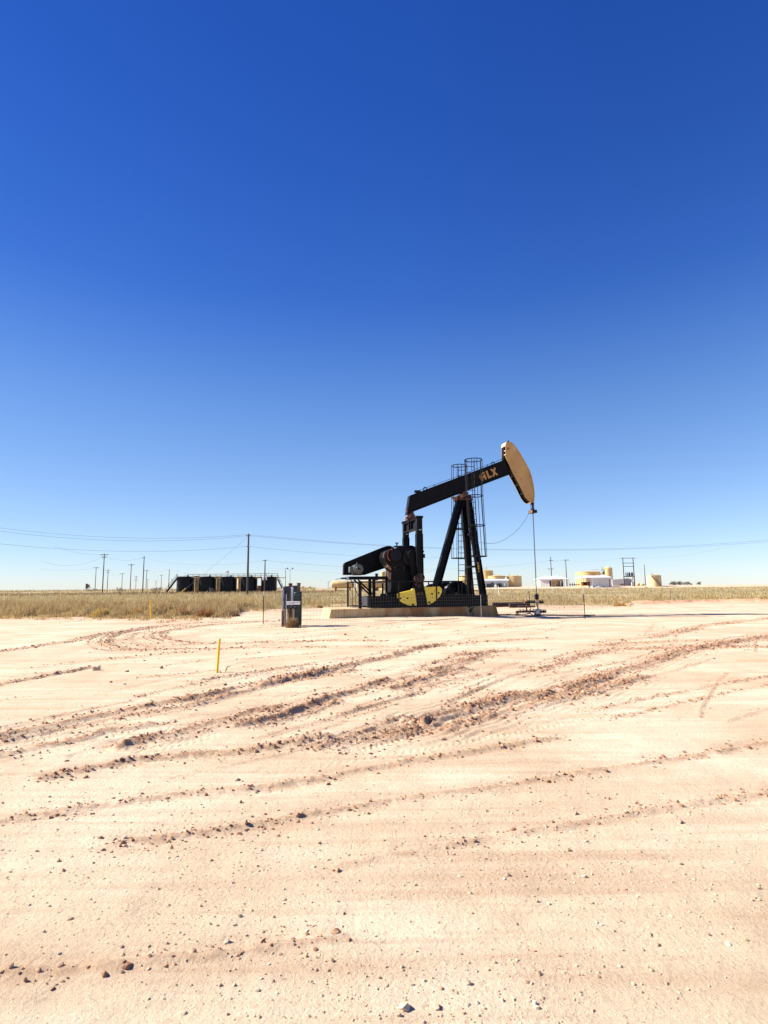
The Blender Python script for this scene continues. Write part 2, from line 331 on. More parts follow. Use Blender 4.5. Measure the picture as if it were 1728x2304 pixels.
def relief(X, Y):
    Z = tz(X, Y) + .10*(fbm(X*.12, Y*.12, 3, 3)-.5)*sst(3, 12, Y)*(1+1.5*sst(45, 80, Y)) + .02*(fbm(X*.9, Y*.9, 3, 8)-.5)
    D = np.zeros(X.shape)
    Z = Z + .012*(fbm(X*6, Y*6, 3, 21)-.5)*(Y < 40)
    for pp, hw in TREADS:
        L = poly_pts(pp); d, sg, al = dist_line(X, Y, L, .5)
        if d.min() > 50: continue
        band = np.clip((hw-d)/.03, 0, 1)
        tr = np.sin((al + np.abs(d)*.9)*2*math.pi/.085)*np.clip((np.abs(d)-.015)/.02, 0, 1)
        br = sst(.35, .6, fbm(X*.7, Y*.7, 2, 31))
        Z = Z + band*br*(-.010 + .006*tr)
    for k, (pp, w, a, di) in enumerate(RUTS):
        L = poly_pts(pp); reach = max(1.0, w*7); d, sg, al = dist_line(X, Y, L, reach)
        q = np.where(d < reach*.95)[0]
        if not len(q): continue
        d = d[q]; sg = sg[q]; al = al[q]; x = X[q]; y = Y[q]; tot = LEN[k]
        brk = sst(.30, .62, fbm(al*.9+k*31, al*0+k*7.3, 3, 40+k)); end = sst(0, .05, al/tot)*sst(0, .05, 1-al/tot)
        ds = d*sg + w*1.5*(fbm(al*1.5, al*0+k, 3, 90+k)-.5)
        fine = sst(.15, .85, .62*fbm(al*7, ds*34, 3, 60+k)+.38*fbm(x*25, y*25, 2, 61+k)); crumb = .30+1.5*fine
        ridge = np.exp(-(ds/(w*.8))**2)*(.6+.4*brk)*end
        off = w*2.0*(1 if k % 2 else -1); rut = np.exp(-((ds-off)/(w*1.15))**2)*end*(.5+.5*brk)
        tyre = .20*a*np.sin(ds/w*(4.2+k % 3))*np.exp(-(ds/(w*4.5))**2)*end*sst(.3, .6, fbm(al*.6, al*0+k*3.1, 2, 7+k))
        Z[q] += .62*a*ridge*crumb - .30*a*rut + tyre
        halo = np.exp(-(ds/(w*3.2))**2)*(.5+.5*brk)*end
        D[q] = np.maximum(D[q], di*np.clip(1.15*ridge*(.5+fine) + halo*np.clip(2.4*fine-.75, 0, .75), 0, 1))
    return Z, D

# polar sheet, dense in front of the camera, reaching the horizon all round
AP = (0.0, -3.0)
fine = np.linspace(R(50), R(130), 720); coarse = np.linspace(R(130), R(410), 60)[1:-1]
TH = np.r_[fine, coarse]
RR = np.r_[np.linspace(.3, 4.1, 14), np.geomspace(4.2, 64, 760), np.geomspace(66, 9000, 110)]
TT, RD = np.meshgrid(TH, RR); X = (AP[0]+RD*np.cos(TT)).ravel(); Y = (AP[1]+RD*np.sin(TT)).ravel()
Z, DIRT = relief(X, Y)
gi = grass_in(X, Y); GR = sst(-.4, 1.2, gi)*(1-sst(166, 172, Y)*sst(-10, 20, X))
Z = Z + .16*GR*(fbm(X*.5, Y*.5, 3, 12)-.3)*(Y < 170)
tanx = X/np.maximum(Y, 1)
# low berm of red earth at the right edge of the lot
bm_ = sst(.40, .45, tanx)*np.exp(-((gi+1.4)/1.3)**2)*(Y > 20)*(X > 0)
Z = Z + .30*bm_*(.5+fbm(X*1.2, Y*1.2, 3, 77)*.8)
c_l = G(330, 1434); DIRT = np.maximum(DIRT, .55*np.exp(-((X-c_l.x)/2.6)**2-((Y-c_l.y)/3.4)**2)*sst(.3, .65, fbm(X*1.6, Y*.9, 4, 55)))
n_r, n_t = len(RR), len(TH)
I = np.arange(n_r-1)[:, None]*n_t; J = np.arange(n_t)[None, :]; J2 = (J+1) % n_t
Fq = np.stack([I+J, I+J2, I+n_t+J2, I+n_t+J], -1).reshape(-1, 4)
RED_E = np.clip(bm_*1.2 + .7*sst(-9, -1, gi)*(1-sst(-1, 1, gi))*(fbm(X*.25, Y*.8, 3, 14))*(Y > 25), 0, 1)

GM = bpy.data.materials.new('sandy_ground'); GM.use_nodes = True; n = GM.node_tree; L_ = n.links.new
b = n.nodes['Principled BSDF']; b.inputs['Roughness'].default_value = .95; b.inputs['Specular IOR Level'].default_value = .15
at = n.nodes.new('ShaderNodeVertexColor'); at.layer_name = 'Col'
sp = n.nodes.new('ShaderNodeSeparateColor'); L_(at.outputs[0], sp.inputs[0])
geo = n.nodes.new('ShaderNodeNewGeometry')
def nz(sc, det=6, rg=.55, vec=None):
    q = n.nodes.new('ShaderNodeTexNoise'); q.inputs['Scale'].default_value = sc; q.inputs['Detail'].default_value = det; q.inputs['Roughness'].default_value = rg
    L_(vec or geo.outputs['Position'], q.inputs['Vector']); return q.outputs[0]
def ramp(src, p0, c0, p1, c1):
    q = n.nodes.new('ShaderNodeValToRGB'); e = q.color_ramp.elements; e[0].position = p0; e[1].position = p1
    e[0].color = (*c0, 1); e[1].color = (*c1, 1); L_(src, q.inputs[0]); return q.outputs[0]
def mix(f, a, c):
    q = n.nodes.new('ShaderNodeMix'); q.data_type = 'RGBA'
    if isinstance(f, float): q.inputs[0].default_value = f
    else: L_(f, q.inputs[0])
    for s_, k in ((a, 6), (c, 7)):
        if isinstance(s_, tuple): q.inputs[k].default_value = (*s_, 1)
        else: L_(s_, q.inputs[k])
    return q.outputs[2]
mpn = n.nodes.new('ShaderNodeMapping'); L_(geo.outputs['Position'], mpn.inputs[0]); mpn.inputs['Rotation'].default_value = (0, 0, R(-48)); mpn.inputs['Scale'].default_value = (.22, 2.2, 1)
sand = ramp(nz(.55, 7), .35, (.57, .425, .27), .65, (.72, .58, .405))
sand = mix(ramp(nz(1.3, 8, .6, mpn.outputs[0]), .45, (0, 0, 0), .72, (.55, .55, .55)), sand, (.46, .30, .18))
mp2 = n.nodes.new('ShaderNodeMapping'); L_(geo.outputs['Position'], mp2.inputs[0]); mp2.inputs['Rotation'].default_value = (0, 0, R(-52)); mp2.inputs['Scale'].default_value = (.35, 7.0, 1)
stk = nz(1.2, 7, .62, mp2.outputs[0])
sand = mix(ramp(nz(.23, 5, .6), .50, (0, 0, 0), .68, (.55, .55, .55)), sand, (.47, .31, .18))
sand = mix(ramp(stk, .50, (0, 0, 0), .70, (.5, .5, .5)), sand, (.42, .26, .15))
sand = mix(ramp(nz(26, 6, .7), .56, (0, 0, 0), .66, (.5, .5, .5)), sand, (.44, .30, .20))
sand = mix(ramp(nz(70, 3, .6), .66, (0, 0, 0), .72, (.8, .8, .8)), sand, (.30, .19, .12))
sand = mix(ramp(nz(48, 3, .6), .69, (0, 0, 0), .74, (.7, .7, .7)), sand, (.74, .66, .56))
dirt = ramp(nz(24, 6, .75), .35, (.25, .115, .055), .62, (.50, .31, .18))
c = mix(sp.outputs[0], sand, dirt)
c = mix(sp.outputs[2], c, ramp(nz(3, 6), .3, (.46, .22, .12), .7, (.60, .36, .22)))
gcol = ramp(nz(.5, 8, .65), .35, (.30, .21, .10), .65, (.48, .36, .20))
c = mix(sp.outputs[1], c, gcol)
L_(c, b.inputs['Base Color'])
bp = n.nodes.new('ShaderNodeBump'); bp.inputs['Strength'].default_value = .8; bp.inputs['Distance'].default_value = .02
L_(nz(34, 9, .75), bp.inputs['Height']); L_(bp.outputs[0], b.inputs['Normal'])
ground = fastmesh('ground', np.c_[X, Y, Z], Fq, GM, np.c_[DIRT, GR, RED_E], smooth=True)
tag(ground, kind='structure')
me = ground.data; nv = n_t   # close the tiny hole under the camera's feet
def gz(x, y):
    z, _ = relief(np.array([float(x)]), np.array([float(y)])); return float(z[0])

# ------------------------------------------------------------------ clods and gravel (uncountable)
phi = (1+5**.5)/2
ICO = np.array([(-1,phi,0),(1,phi,0),(-1,-phi,0),(1,-phi,0),(0,-1,phi),(0,1,phi),(0,-1,-phi),(0,1,-phi),(phi,0,-1),(phi,0,1),(-phi,0,-1),(-phi,0,1)])/1.9
ICF = np.array([(0,11,5),(0,5,1),(0,1,7),(0,7,10),(0,10,11),(1,5,9),(5,11,4),(11,10,2),(10,7,6),(7,1,8),(3,9,4),(3,4,2),(3,2,6),(3,6,8),(3,8,9),(4,9,5),(2,4,11),(6,2,10),(8,6,7),(9,8,1)])
def scatter(name, x, y, sz, col, M):
    k = len(x); z, _ = relief(x, y)
    ang = RNG.uniform(0, 6.28, k); j = RNG.uniform(.65, 1.35, (k, 12, 1)); sc = RNG.uniform(.6, 1.3, (k, 1, 3))
    V = ICO[None]*j*sc*sz[:, None, None]
    ca, sa = np.cos(ang)[:, None], np.sin(ang)[:, None]
    V = np.stack([V[..., 0]*ca-V[..., 1]*sa, V[..., 0]*sa+V[..., 1]*ca, V[..., 2]*.8], -1)
    V += np.stack([x, y, z+sz*.08], -1)[:, None]
    Fc = (ICF[None]+12*np.arange(k)[:, None, None]).reshape(-1, 3)
    return fastmesh(name, V.reshape(-1, 3), Fc, M, np.repeat(col, 12, 0))
def vcol_mat(name, rough=.9, trans=0.0):
    M = bpy.data.materials.new(name); M.use_nodes = True; q = M.node_tree; bb = q.nodes['Principled BSDF']
    bb.inputs['Roughness'].default_value = rough; bb.inputs['Specular IOR Level'].default_value = .15
    a = q.nodes.new('ShaderNodeVertexColor'); a.layer_name = 'Col'; q.links.new(a.outputs[0], bb.inputs['Base Color'])
    if trans:
        tr = q.nodes.new('ShaderNodeBsdfTranslucent'); mxs = q.nodes.new('ShaderNodeMixShader'); mxs.inputs[0].default_value = trans
        q.links.new(a.outputs[0], tr.inputs[0]); q.links.new(bb.outputs[0], mxs.inputs[1]); q.links.new(tr.outputs[0], mxs.inputs[2])
        q.links.new(mxs.outputs[0], q.nodes['Material Output'].inputs[0])
    return M
xs, ys, ss = [], [], []
for k, (pp, w, a, di) in enumerate(RUTS):
    L = poly_pts(pp); seg = np.hypot(*(L[1:]-L[:-1]).T)
    for i in range(len(seg)):
        nn = RNG.poisson(seg[i]*(150 if L[i][1] < 16 else 90)*di*(1 if k < 36 else .35))
        t = RNG.uniform(0, 1, nn); p = L[i]+(L[i+1]-L[i])*t[:, None]; dr = (L[i+1]-L[i])/(seg[i]+1e-6)
        off = RNG.normal(0, w*1.9, nn)
        x = p[:, 0]-dr[1]*off; y = p[:, 1]+dr[0]*off
        al = seg[:i].sum()+t*seg[i]; br = fbm(al*.9+k*31, al*0+k*7.3, 3, 40+k)
        keep = RNG.uniform(0, 1, nn) < sst(.30, .60, br)*.75+.25
        s_ = RNG.lognormal(math.log(.0086), .5, nn)*(1+w*5)*np.clip(.6+y/40, .6, 1.2)
        xs.append(x[keep]); ys.append(y[keep]); ss.append(np.clip(s_[keep], .003, np.where(y[keep] < 7, .020, .036)))
x = np.concatenate(xs); y = np.concatenate(ys); s_ = np.concatenate(ss)
base = np.array([.24, .11, .055]); tint = RNG.uniform(0, 1, len(x))[:, None]
scatter('dirt_clods', x, y, s_, base*(1-tint)+np.array([.50, .31, .19])*tint, vcol_mat('dirt_clod_soil'))['kind'] = 'stuff'
L = poly_pts([(440,1540),(508,1529),(600,1517),(680,1507),(770,1494)]); ii = RNG.integers(0, len(L), 420)
scatter('caliche_stones', L[ii, 0]+RNG.normal(0, .16, 420), L[ii, 1]+RNG.normal(0, .22, 420), np.clip(RNG.lognormal(math.log(.008), .6, 420), .003, .03), np.array([(.64, .53, .41)])*RNG.uniform(.8, 1.1, (420, 1)), vcol_mat('pale_caliche'))['kind'] = 'stuff'
k = 16000
d_ = 1/RNG.uniform(1/32., 1/2.0, k); tx = RNG.uniform(-.85, .85, k); x = tx*d_; y = d_
cl = fbm(x*.5, y*.5, 3, 71); kp = RNG.uniform(0, 1, k) < sst(.42, .72, cl)*.95+.03; x = x[kp]; y = y[kp]
s_ = np.clip(RNG.lognormal(math.log(.0040), .55, len(x))*np.clip(.6+y/12, .65, 2.6), .002, .03)
cc = np.array([(.42, .27, .17), (.56, .42, .29), (.64, .53, .40), (.50, .35, .22)])[RNG.choice(4, len(x), p=[.30, .38, .07, .25])]
scatter('gravel', x, y, s_, cc, vcol_mat('gravel_stone'))['kind'] = 'stuff'

# ------------------------------------------------------------------ dry grass
def blades(x, y, z, h, wd, col, lean=.45):
    k = len(x); a = RNG.uniform(0, 6.28, k); la = RNG.uniform(0, 6.28, k); l = RNG.uniform(.1, 1, k)*lean*h
    dx = np.cos(a)*wd; dy = np.sin(a)*wd; lx = np.cos(la)*l; ly = np.sin(la)*l
    b0 = np.stack([x-dx, y-dy, z-.02], -1); b1 = np.stack([x+dx, y+dy, z-.02], -1)
    m0 = np.stack([x-dx*.7+lx*.35, y-dy*.7+ly*.35, z+h*.6], -1); m1 = np.stack([x+dx*.7+lx*.35, y+dy*.7+ly*.35, z+h*.6], -1)
    tp = np.stack([x+lx, y+ly, z+h], -1)
    V = np.stack([b0, b1, m1, m0, tp], 1).reshape(-1, 3); o = 5*np.arange(k)[:, None]
    Fc = np.concatenate([o+np.array([0, 1, 2]), o+np.array([0, 2, 3]), o+np.array([3, 2, 4])])
    return V, Fc, np.repeat(col, 5, 0)
VB, FB, CB = [], [], []; ofs = 0
PAL = np.array([(.50, .37, .17), (.43, .32, .13), (.58, .46, .27), (.38, .26, .11), (.40, .36, .20), (.34, .19, .07)])  # last tone, rust brown, also puts dark shadow bits into near clumps
def add_grass(y0, y1, k, hgt, wd, t0=-.80, t1=.82, seed=0, clump=1.0):
    global ofs
    d_ = np.sqrt(RNG.uniform(y0**2, y1**2, k)); t = RNG.uniform(t0, t1, k); x = t*d_; y = d_
    g = grass_in(x, y); cl = fbm(x*.45, y*.45, 3, 200+seed); cf = fbm(x*2.3, y*2.3, 2, 230+seed)
    keep = ((g > 0) | ((g > -3.5) & (cf > .62) & (RNG.uniform(0, 1, k) < .35))) & (RNG.uniform(0, 1, k) < (.25+.75*sst(.35, .6, cf*.6+cl*.4)))
    keep &= ~((np.abs(y-60) < 0))
    x, y, g, cl, cf = x[keep], y[keep], g[keep], cl[keep], cf[keep]; k = len(x)
    z = tz(x, y)+.16*(fbm(x*.5, y*.5, 3, 12)-.3)*(y < 170)
    h = hgt*RNG.uniform(.35, 1.15, k)*(.35+1.5*sst(.35, .72, cl*.6+cf*.4))*np.clip(.4+g*.16, .3, 1)*np.where(x > -8, .55, 1)
    big = fbm(x*.12, y*.12, 3, 300); wgt = np.stack([big*1.5, 1.3-big, cf*1.2, cl, 1.2*(1-cl)+.5*sst(50, 90, y), cf**3*2.4*(y < 60)], -1)+RNG.uniform(0, .8, (k, 6))
    col = PAL[wgt.argmax(1)]*RNG.uniform(.8, 1.2, (k, 1))
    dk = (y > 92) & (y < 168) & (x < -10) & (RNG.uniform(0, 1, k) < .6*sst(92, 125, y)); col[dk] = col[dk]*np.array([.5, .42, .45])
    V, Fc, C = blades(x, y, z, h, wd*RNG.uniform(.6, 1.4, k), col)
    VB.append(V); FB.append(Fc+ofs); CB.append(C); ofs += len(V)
add_grass(24, 48, 250000, .52, .011, -.80, -.20)
add_grass(40, 62, 90000, .42, .016, -.80, .82, 1)
add_grass(60, 100, 90000, .42, .026, -.80, .82, 2)
add_grass(98, 168, 80000, .34, .045, -.80, .82, 3)
add_grass(168, 260, 22000, .5, .08, -.80, -.12, 4)
GRM = vcol_mat('dry_grass_blades', .8, .35)
g_ = fastmesh('dry_grass', np.concatenate(VB), np.concatenate(FB), GRM, np.concatenate(CB)); g_['kind'] = 'stuff'

def bush(name, px, py, wpx, hpx, cols, label, cat, group, n_=900, up=1.0):
    p = G(px, py); D = p.y; rw = wpx/F*D/2; h = hpx/F*D
    a = RNG.uniform(0, 6.28, n_); r_ = np.sqrt(RNG.uniform(0, 1, n_))*rw; x = p.x+r_*np.cos(a); y = p.y+r_*np.sin(a)*.8
    prof = np.sqrt(np.clip(1-(r_/rw)**2, .05, 1)); z = np.full(n_, p.z-.02)+RNG.uniform(0, .45, n_)*h*prof
    hh = h*prof*RNG.uniform(.3, .75, n_); col = np.array(cols)[RNG.integers(0, len(cols), n_)]*RNG.uniform(.75, 1.2, (n_, 1))
    V, Fc, C = blades(x, y, z, hh, np.full(n_, .012*D/30), col, .9*up)
    V -= np.array(p); o = fastmesh(name, V, Fc, GRM, C); o.location = p
    return tag(o, label, cat, group)
RU = [(.46, .22, .07), (.54, .30, .10), (.34, .16, .06)]; BR = [(.24, .12, .07), (.32, .18, .09), (.40, .26, .13)]; OL = [(.56, .40, .13), (.46, .32, .10), (.62, .47, .18)]
bush('dry_bush', 405, 1387, 34, 22, RU, 'orange brown dry bush in grass right of the far yellow post', 'bush', 'dry bushes along the grass edge')
bush('dry_bush', 309, 1390, 36, 25, RU+OL, 'ochre dry bush in grass just left of the far yellow post', 'bush', 'dry bushes along the grass edge')
bush('dry_bush', 228, 1390, 46, 26, OL, 'olive tan dry bush near the left edge of the grass', 'bush', 'dry bushes along the grass edge')
bush('dry_bush', 463, 1389, 56, 23, BR+RU, 'dark brown dry bush at the grass corner by the bare lot', 'bush', 'dry bushes along the grass edge', 1300)
bush('dry_bush', 508, 1386, 62, 15, BR, 'low dark brown bush tapering onto the sand at the grass corner', 'bush', 'dry bushes along the grass edge', 1200)
bush('dry_bush', 1396, 1364, 30, 8, OL+RU, 'low ochre bush beside the short yellow stub at right', 'bush', 'dry bushes along the grass edge', 700)
bush('dry_bush', 719, 1368, 16, 8, RU, 'small rusty weed at the grass edge left of the concrete pad', 'bush', 'dry bushes along the grass edge', 500)
bush('tumbleweed', 658, 1412, 30, 25, [(.40, .29, .13), (.32, .20, .09), (.26, .13, .06), (.36, .30, .16)], 'tan tumbleweed caught against the fence corner below the white sign', 'weed', None, 1500)

# ------------------------------------------------------------------ trees
def dead_tree(px, py, hpx, label, seed, D=None, spread=.55):
    rnd = random.Random(seed); p = G(px, py)
    if D: p = AT(px, py, D); p.z = float(tz(p.x, p.y))
    h = hpx/F*p.y; t = thing('bare_shrub', label, 'shrub', p, 0, 'leafless shrubs in the grass')
    tr = MB(); cr = MB()
    def grow(a, d, l, r, lev):
        b_ = a + d*l; m_ = (a+b_)/2 + Vector((rnd.uniform(-1, 1), rnd.uniform(-1, 1), 0))*l*.07
        (tr if lev == 0 else cr).tube([a, m_, b_], [r, r*.85, r*.65], 5)
        if lev >= 4: return
        for _ in range(rnd.choice((2, 3, 3))):
            nd = (d + Vector((rnd.uniform(-1, 1), rnd.uniform(-1, 1), rnd.uniform(-.25, .5)))*spread*1.3).normalized()
            grow(a + (b_-a)*rnd.uniform(.65, 1), nd, l*rnd.uniform(.6, .85), r*.62, lev+1)
    for _ in range(3):
        grow(Vector((0, 0, -.05)), Vector((rnd.uniform(-.5, .5), rnd.uniform(-.3, .3), 1)).normalized(), h*.33, h*.022, 0)
    tr.build('trunk', BARK, t); cr.build('branches', BARK, t)
dead_tree(270, 1342, 26, 'bare grey shrub leaning right in the tall grass at left', 1)
dead_tree(301, 1333, 16, 'small bare shrub behind the tallest left power poles', 2, 120)
dead_tree(348, 1339, 22, 'spreading bare shrub in grass left of the black tanks', 3)
dead_tree(358, 1338, 24, 'dense bare shrub close left of the tank stairs', 5)
dead_tree(388, 1334, 14, 'low twiggy shrub at the foot of the tank stairs', 7, 120)
dead_tree(475, 1332, 18, 'reddish bare shrub in front of the second black tank', 8, 125)
dead_tree(487, 1332, 16, 'bare shrub in front of the gap between second and third black tanks', 9, 125)
def leafy(name, px, py, D, wpx, hpx, label, cols, seed, group='dark trees on the right horizon', cat='tree'):
    p = AT(px, py, D); p.z = float(tz(p.x, p.y)); rw = wpx/F*D/2; h = hpx/F*D; rg = np.random.default_rng(seed)
    t = thing(name, label, cat, p, 0, group)
    tr = MB(); r0 = h*.04
    tr.tube([(0, 0, -.1), (h*.03, 0, h*.35), (0, h*.02, h*.6)], [r0, r0*.8, r0*.5], 6)
    for k in range(5):
        a = k*1.3; tr.tube([(0, 0, h*.25), (rw*.55*math.cos(a), rw*.55*math.sin(a), h*.65)], [r0*.5, r0*.2], 5)
    tr.build('trunk', BARK, t)
    nb = 9; C = np.c_[rg.uniform(-.62, .62, nb)*rw, rg.uniform(-.6, .6, nb)*rw, np.linspace(.08, .74, nb)*h]; rr_ = rg.uniform(.26, .42, nb)*min(rw*1.2, h)
    k = 2600; w_ = rg.integers(0, nb, k); dr = rg.normal(size=(k, 3)); dr /= np.linalg.norm(dr, axis=1)[:, None]
    P = C[w_] + dr*(rr_[w_]*rg.uniform(.55, 1.08, k))[:, None]*np.array([1.1, 1.1, .75]); P[:, 2] = np.maximum(P[:, 2], -.05*h)
    q1 = rg.normal(size=(k, 3)); q2 = rg.normal(size=(k, 3)); s1 = h*.05
    V = np.stack([P+q1*s1*.5, P-q1*s1*.5+q2*s1*.3, P+q2*s1*.6], 1).reshape(-1, 3)
    col = np.repeat(np.array(cols)[rg.integers(0, len(cols), k)]*rg.uniform(.7, 1.3, (k, 1)), 3, 0)
    o = fastmesh('crown', V, np.arange(3*k).reshape(-1, 3), LEAFM, col); o.parent = t
LEAFM = vcol_mat('dull_leaf', .8, .2)
DG = [(.065, .055, .035), (.085, .07, .04), (.05, .05, .03), (.12, .085, .05)]
leafy('bushy_tree', 1512, 1317, 420, 16, 8, 'round dark tree at the left end of the horizon tree line', DG, 1)
leafy('bushy_tree', 1522, 1317, 430, 18, 9, 'broad dark tree second from the left in the horizon tree line', DG, 2)
leafy('bushy_tree', 1531, 1317, 420, 15, 9.5, 'tallest dark tree in the middle of the horizon tree line', DG, 3)
leafy('bushy_tree', 1542, 1317, 440, 15, 7.5, 'low dark tree right of the tallest one on the horizon', DG, 4)
leafy('bushy_tree', 1553, 1317, 430, 17, 8, 'dark tree at the right end of the horizon tree line', DG, 5)
leafy('bushy_tree', 1572, 1317, 430, 18, 7.5, 'dark tree past the right end of the horizon tree line', DG, 6)
leafy('grey_bush', 204, 1331, 190, 34, 7, 'wide pale grey brush thicket near the far left pumping machine', [(.20, .16, .13), (.26, .20, .15), (.15, .12, .09)], 9, None, 'bush')
leafy('dark_bush', 1454, 1323, 170, 9, 3.5, 'small dark bush at the foot of the tank with stairs', [(.08, .05, .03), (.12, .08, .05)], 10, None, 'bush')

# ------------------------------------------------------------------ power poles
TOP = {}
def pole(key, px, ptop, D, label, arms=(), r=.15, extra=None, ins=True, M=POLE, cat='power pole', base=None):
    top = AT(px, ptop, D); zb = float(tz(top.x, top.y)); h = top.z-zb
    t = thing('power_pole', label, cat, (top.x, top.y, zb), 0, 'wooden utility poles across the field')
    MB().tube([(0, 0, -.3), (0, 0, h*.5), (0, 0, h)], [r*1.1, r*.95, r*.72], 10).build('pole', M, t)
    for dy_px, wpx, offpx in arms:
        z = h-dy_px/F*D; w = wpx/F*D; o = offpx/F*D
        a = MB().box((o, -r-.06, z), (w, .11, .14)); b_ = None
        if w > 1.4:
            a.bar((o-w*.3, -r-.02, z-.02), (0, -r+.01, z-.65), .03, .04); a.bar((o+w*.3, -r-.02, z-.02), (0, -r+.01, z-.65), .03, .04)
        ar = a.build('crossarm', ARM, t)
        if ins:
            ks = (-.47, -.25, .25, .47) if w > 1.4 else (-.4, .4)
            for k in ks: MB().lathe((o+k*w, -r-.06, z+.07), [(.03, 0), (.06, .05), (.035, .1), (.05, .14), (.02, .19)], 8).build('insulator', GALV, ar)
    TOP[key] = (Vector((top.x, top.y, zb)), h)
    if extra: extra(t, h, D)
    return t
pole('A', 235, 1246, 171, 'tallest wooden pole at left with wide crossarm over a short one', [(2, 21, 0), (7.5, 12, 0)])
pole('B', 324.5, 1251.4, 177, 'leaning dark pole left of the black tanks with a short single crossarm', [(3.8, 10, 0)])
pole('C', 216.6, 1275.6, 273, 'leftmost wooden power pole with a single crossarm', [(1.5, 15.5, 0)])
pole('D', 243.5, 1281, 285, 'power pole close right of the tallest left pole with two crossarms', [(1.8, 13.5, 0), (7, 7, 0)])
pole('E', 275.7, 1289.5, 340, 'distant pole topped by a crossarm above a bare shrub', [(1.2, 12, 0)])
pole('F', 295.7, 1267.9, 225, 'mid height pole with one wide crossarm left of the leaning dark pole', [(3, 16, 0)])
pole('G', 306.6, 1295.5, 390, 'far small pole carrying three stacked crossarms', [(1.5, 9.5, 0), (7, 9, 0), (11, 7, 0)])
pole('H', 330.5, 1281, 290, 'pale pole with one crossarm just right of the leaning dark pole', [(3, 11, 0)])
pole('I', 332.6, 1303, 480, 'very short distant pole beside the pale crossarm pole', [(.8, 6, 1.5)])
pole('J', 351.5, 1306, 500, 'smallest far pole with two crossarms behind bare shrubs', [(1, 8, 0), (5.5, 6, 0)])
pole('K', 363.5, 1293, 360, 'far pole with pale crossarm directly behind the dense bare shrub', [(1.6, 9.5, 0)])
pole('L', 381, 1281, 250, 'pole without crossarm standing behind the tank stairs', [])
pole('M', 387, 1302.5, 470, 'thin far pole seen between the stair rails', [(1, 5, 0)])
def cans(t, h, D):
    for dx, rr_ in ((-.28, .17), (.42, .15)):
        c_ = MB().lathe((dx, -.3, h-4.75), [(rr_*.9, 0), (rr_, .05), (rr_, .72), (rr_*.7, .8)], 14)
        c_.cyl((dx, -.3, h-4.0), (dx, -.3, h-3.75), .03, n=6).build('transformer', WHT, t)
pole('N', 596.5, 1259.8, 135, 'pole with white transformer cans in front of the rightmost black tank', [(1.2, 9, 0)], extra=cans)
pole('O', 642.8, 1278.6, 235, 'bare thin pole directly left of the floodlight pole', [], r=.11)
def flood(t, h, D):
    for sx in (-1, 1):
        f_ = MB(); f_.bar((0, 0, h-.35), (sx*.85, 0, h+.15), .06, .06); f_.build('bracket', GALV, t)
        MB().box((sx*.98, -.1, h+.42), (.38, .3, .55), Matrix.Rotation(sx*.5, 3, 'Y')).build('floodlight', GREY, t)
pole('P', 652.7, 1281.5, 220, 'slender floodlight pole with two lamps in a Y', [], r=.10, M=GALV, extra=flood, cat='light pole')
pole('X', 559.5, 1200.8, 107, 'big near dark pole rising in front of the black tanks', [(5, 11, 0), (29, 6, 0)], r=.19)
pole('Q', 1238.7, 1252.8, 205, 'dark pole in front of the gable roofed white building', [(8, 10, 0), (27, 14, -2)])
pole('R', 1272.5, 1259, 212, 'dark pole with top crossarm at the canopy end of the gable roofed building', [(1.2, 12.5, 1)])
pole('S', 1449.3, 1270.7, 215, 'bare pole just left of the tank with diagonal stairs', [], r=.13)
pole('T', 1273.5, 1284, 230, 'thin short conduit pole behind the canopy end pole', [], r=.07)
# H-frame carrying transformers
pa = AT(1401, 1255, 190); pb = AT(1424, 1255, 190); zb = float(tz(pa.x, pa.y)); h = pa.z-zb; wd = pb.x-pa.x
t = thing('transformer_frame', 'two pole H frame holding transformers on a platform right of the white buildings', 'utility frame', (pa.x, pa.y, zb))
for x_ in (0, wd): MB().tube([(x_, 0, -.3), (x_, 0, h)], [.17, .12], 10).build('pole', POLE, t)
u_ = F/190
MB().box((wd/2, -.2, h-.15), (33/u_, .12, .16)).build('crossarm', ARM, t)
MB().box((wd/2, -.2, h-12/u_), (26/u_, .12, .16)).build('crossarm', POLE, t)
MB().box((wd/2, -.2, h-19.5/u_), (26/u_, .12, .16)).build('crossarm', POLE, t)
MB().box((wd/2, 0, h-42/u_), (23/u_, 1.0, .25)).build('platform', POLE, t)
for i, x_ in enumerate((5, 8.2, 12.5, 18.5)):
    r_ = (.16, .18, .33, .35)[i]
    MB().lathe((x_/u_, 0, h-42/u_+.125), [(r_*.9, 0), (r_, .08), (r_, 1.0), (r_*.8, 1.15), (r_*.25, 1.2), (r_*.2, 1.5)], 14).build('transformer', (GALV if i < 2 else DRKB), t)
for x_, c_ in ((15.3, RUSTL), (13.2, WHT), (18.2, ARM)):
    MB().tube([(x_/u_, -1.2, -.1), (x_/u_, -1.2, (22 if x_ > 14 and x_ < 16 else 8)/u_)], .14, 8).build('short_post', c_, t)
TOP['H1'] = (Vector((pa.x, pa.y, zb)), h)

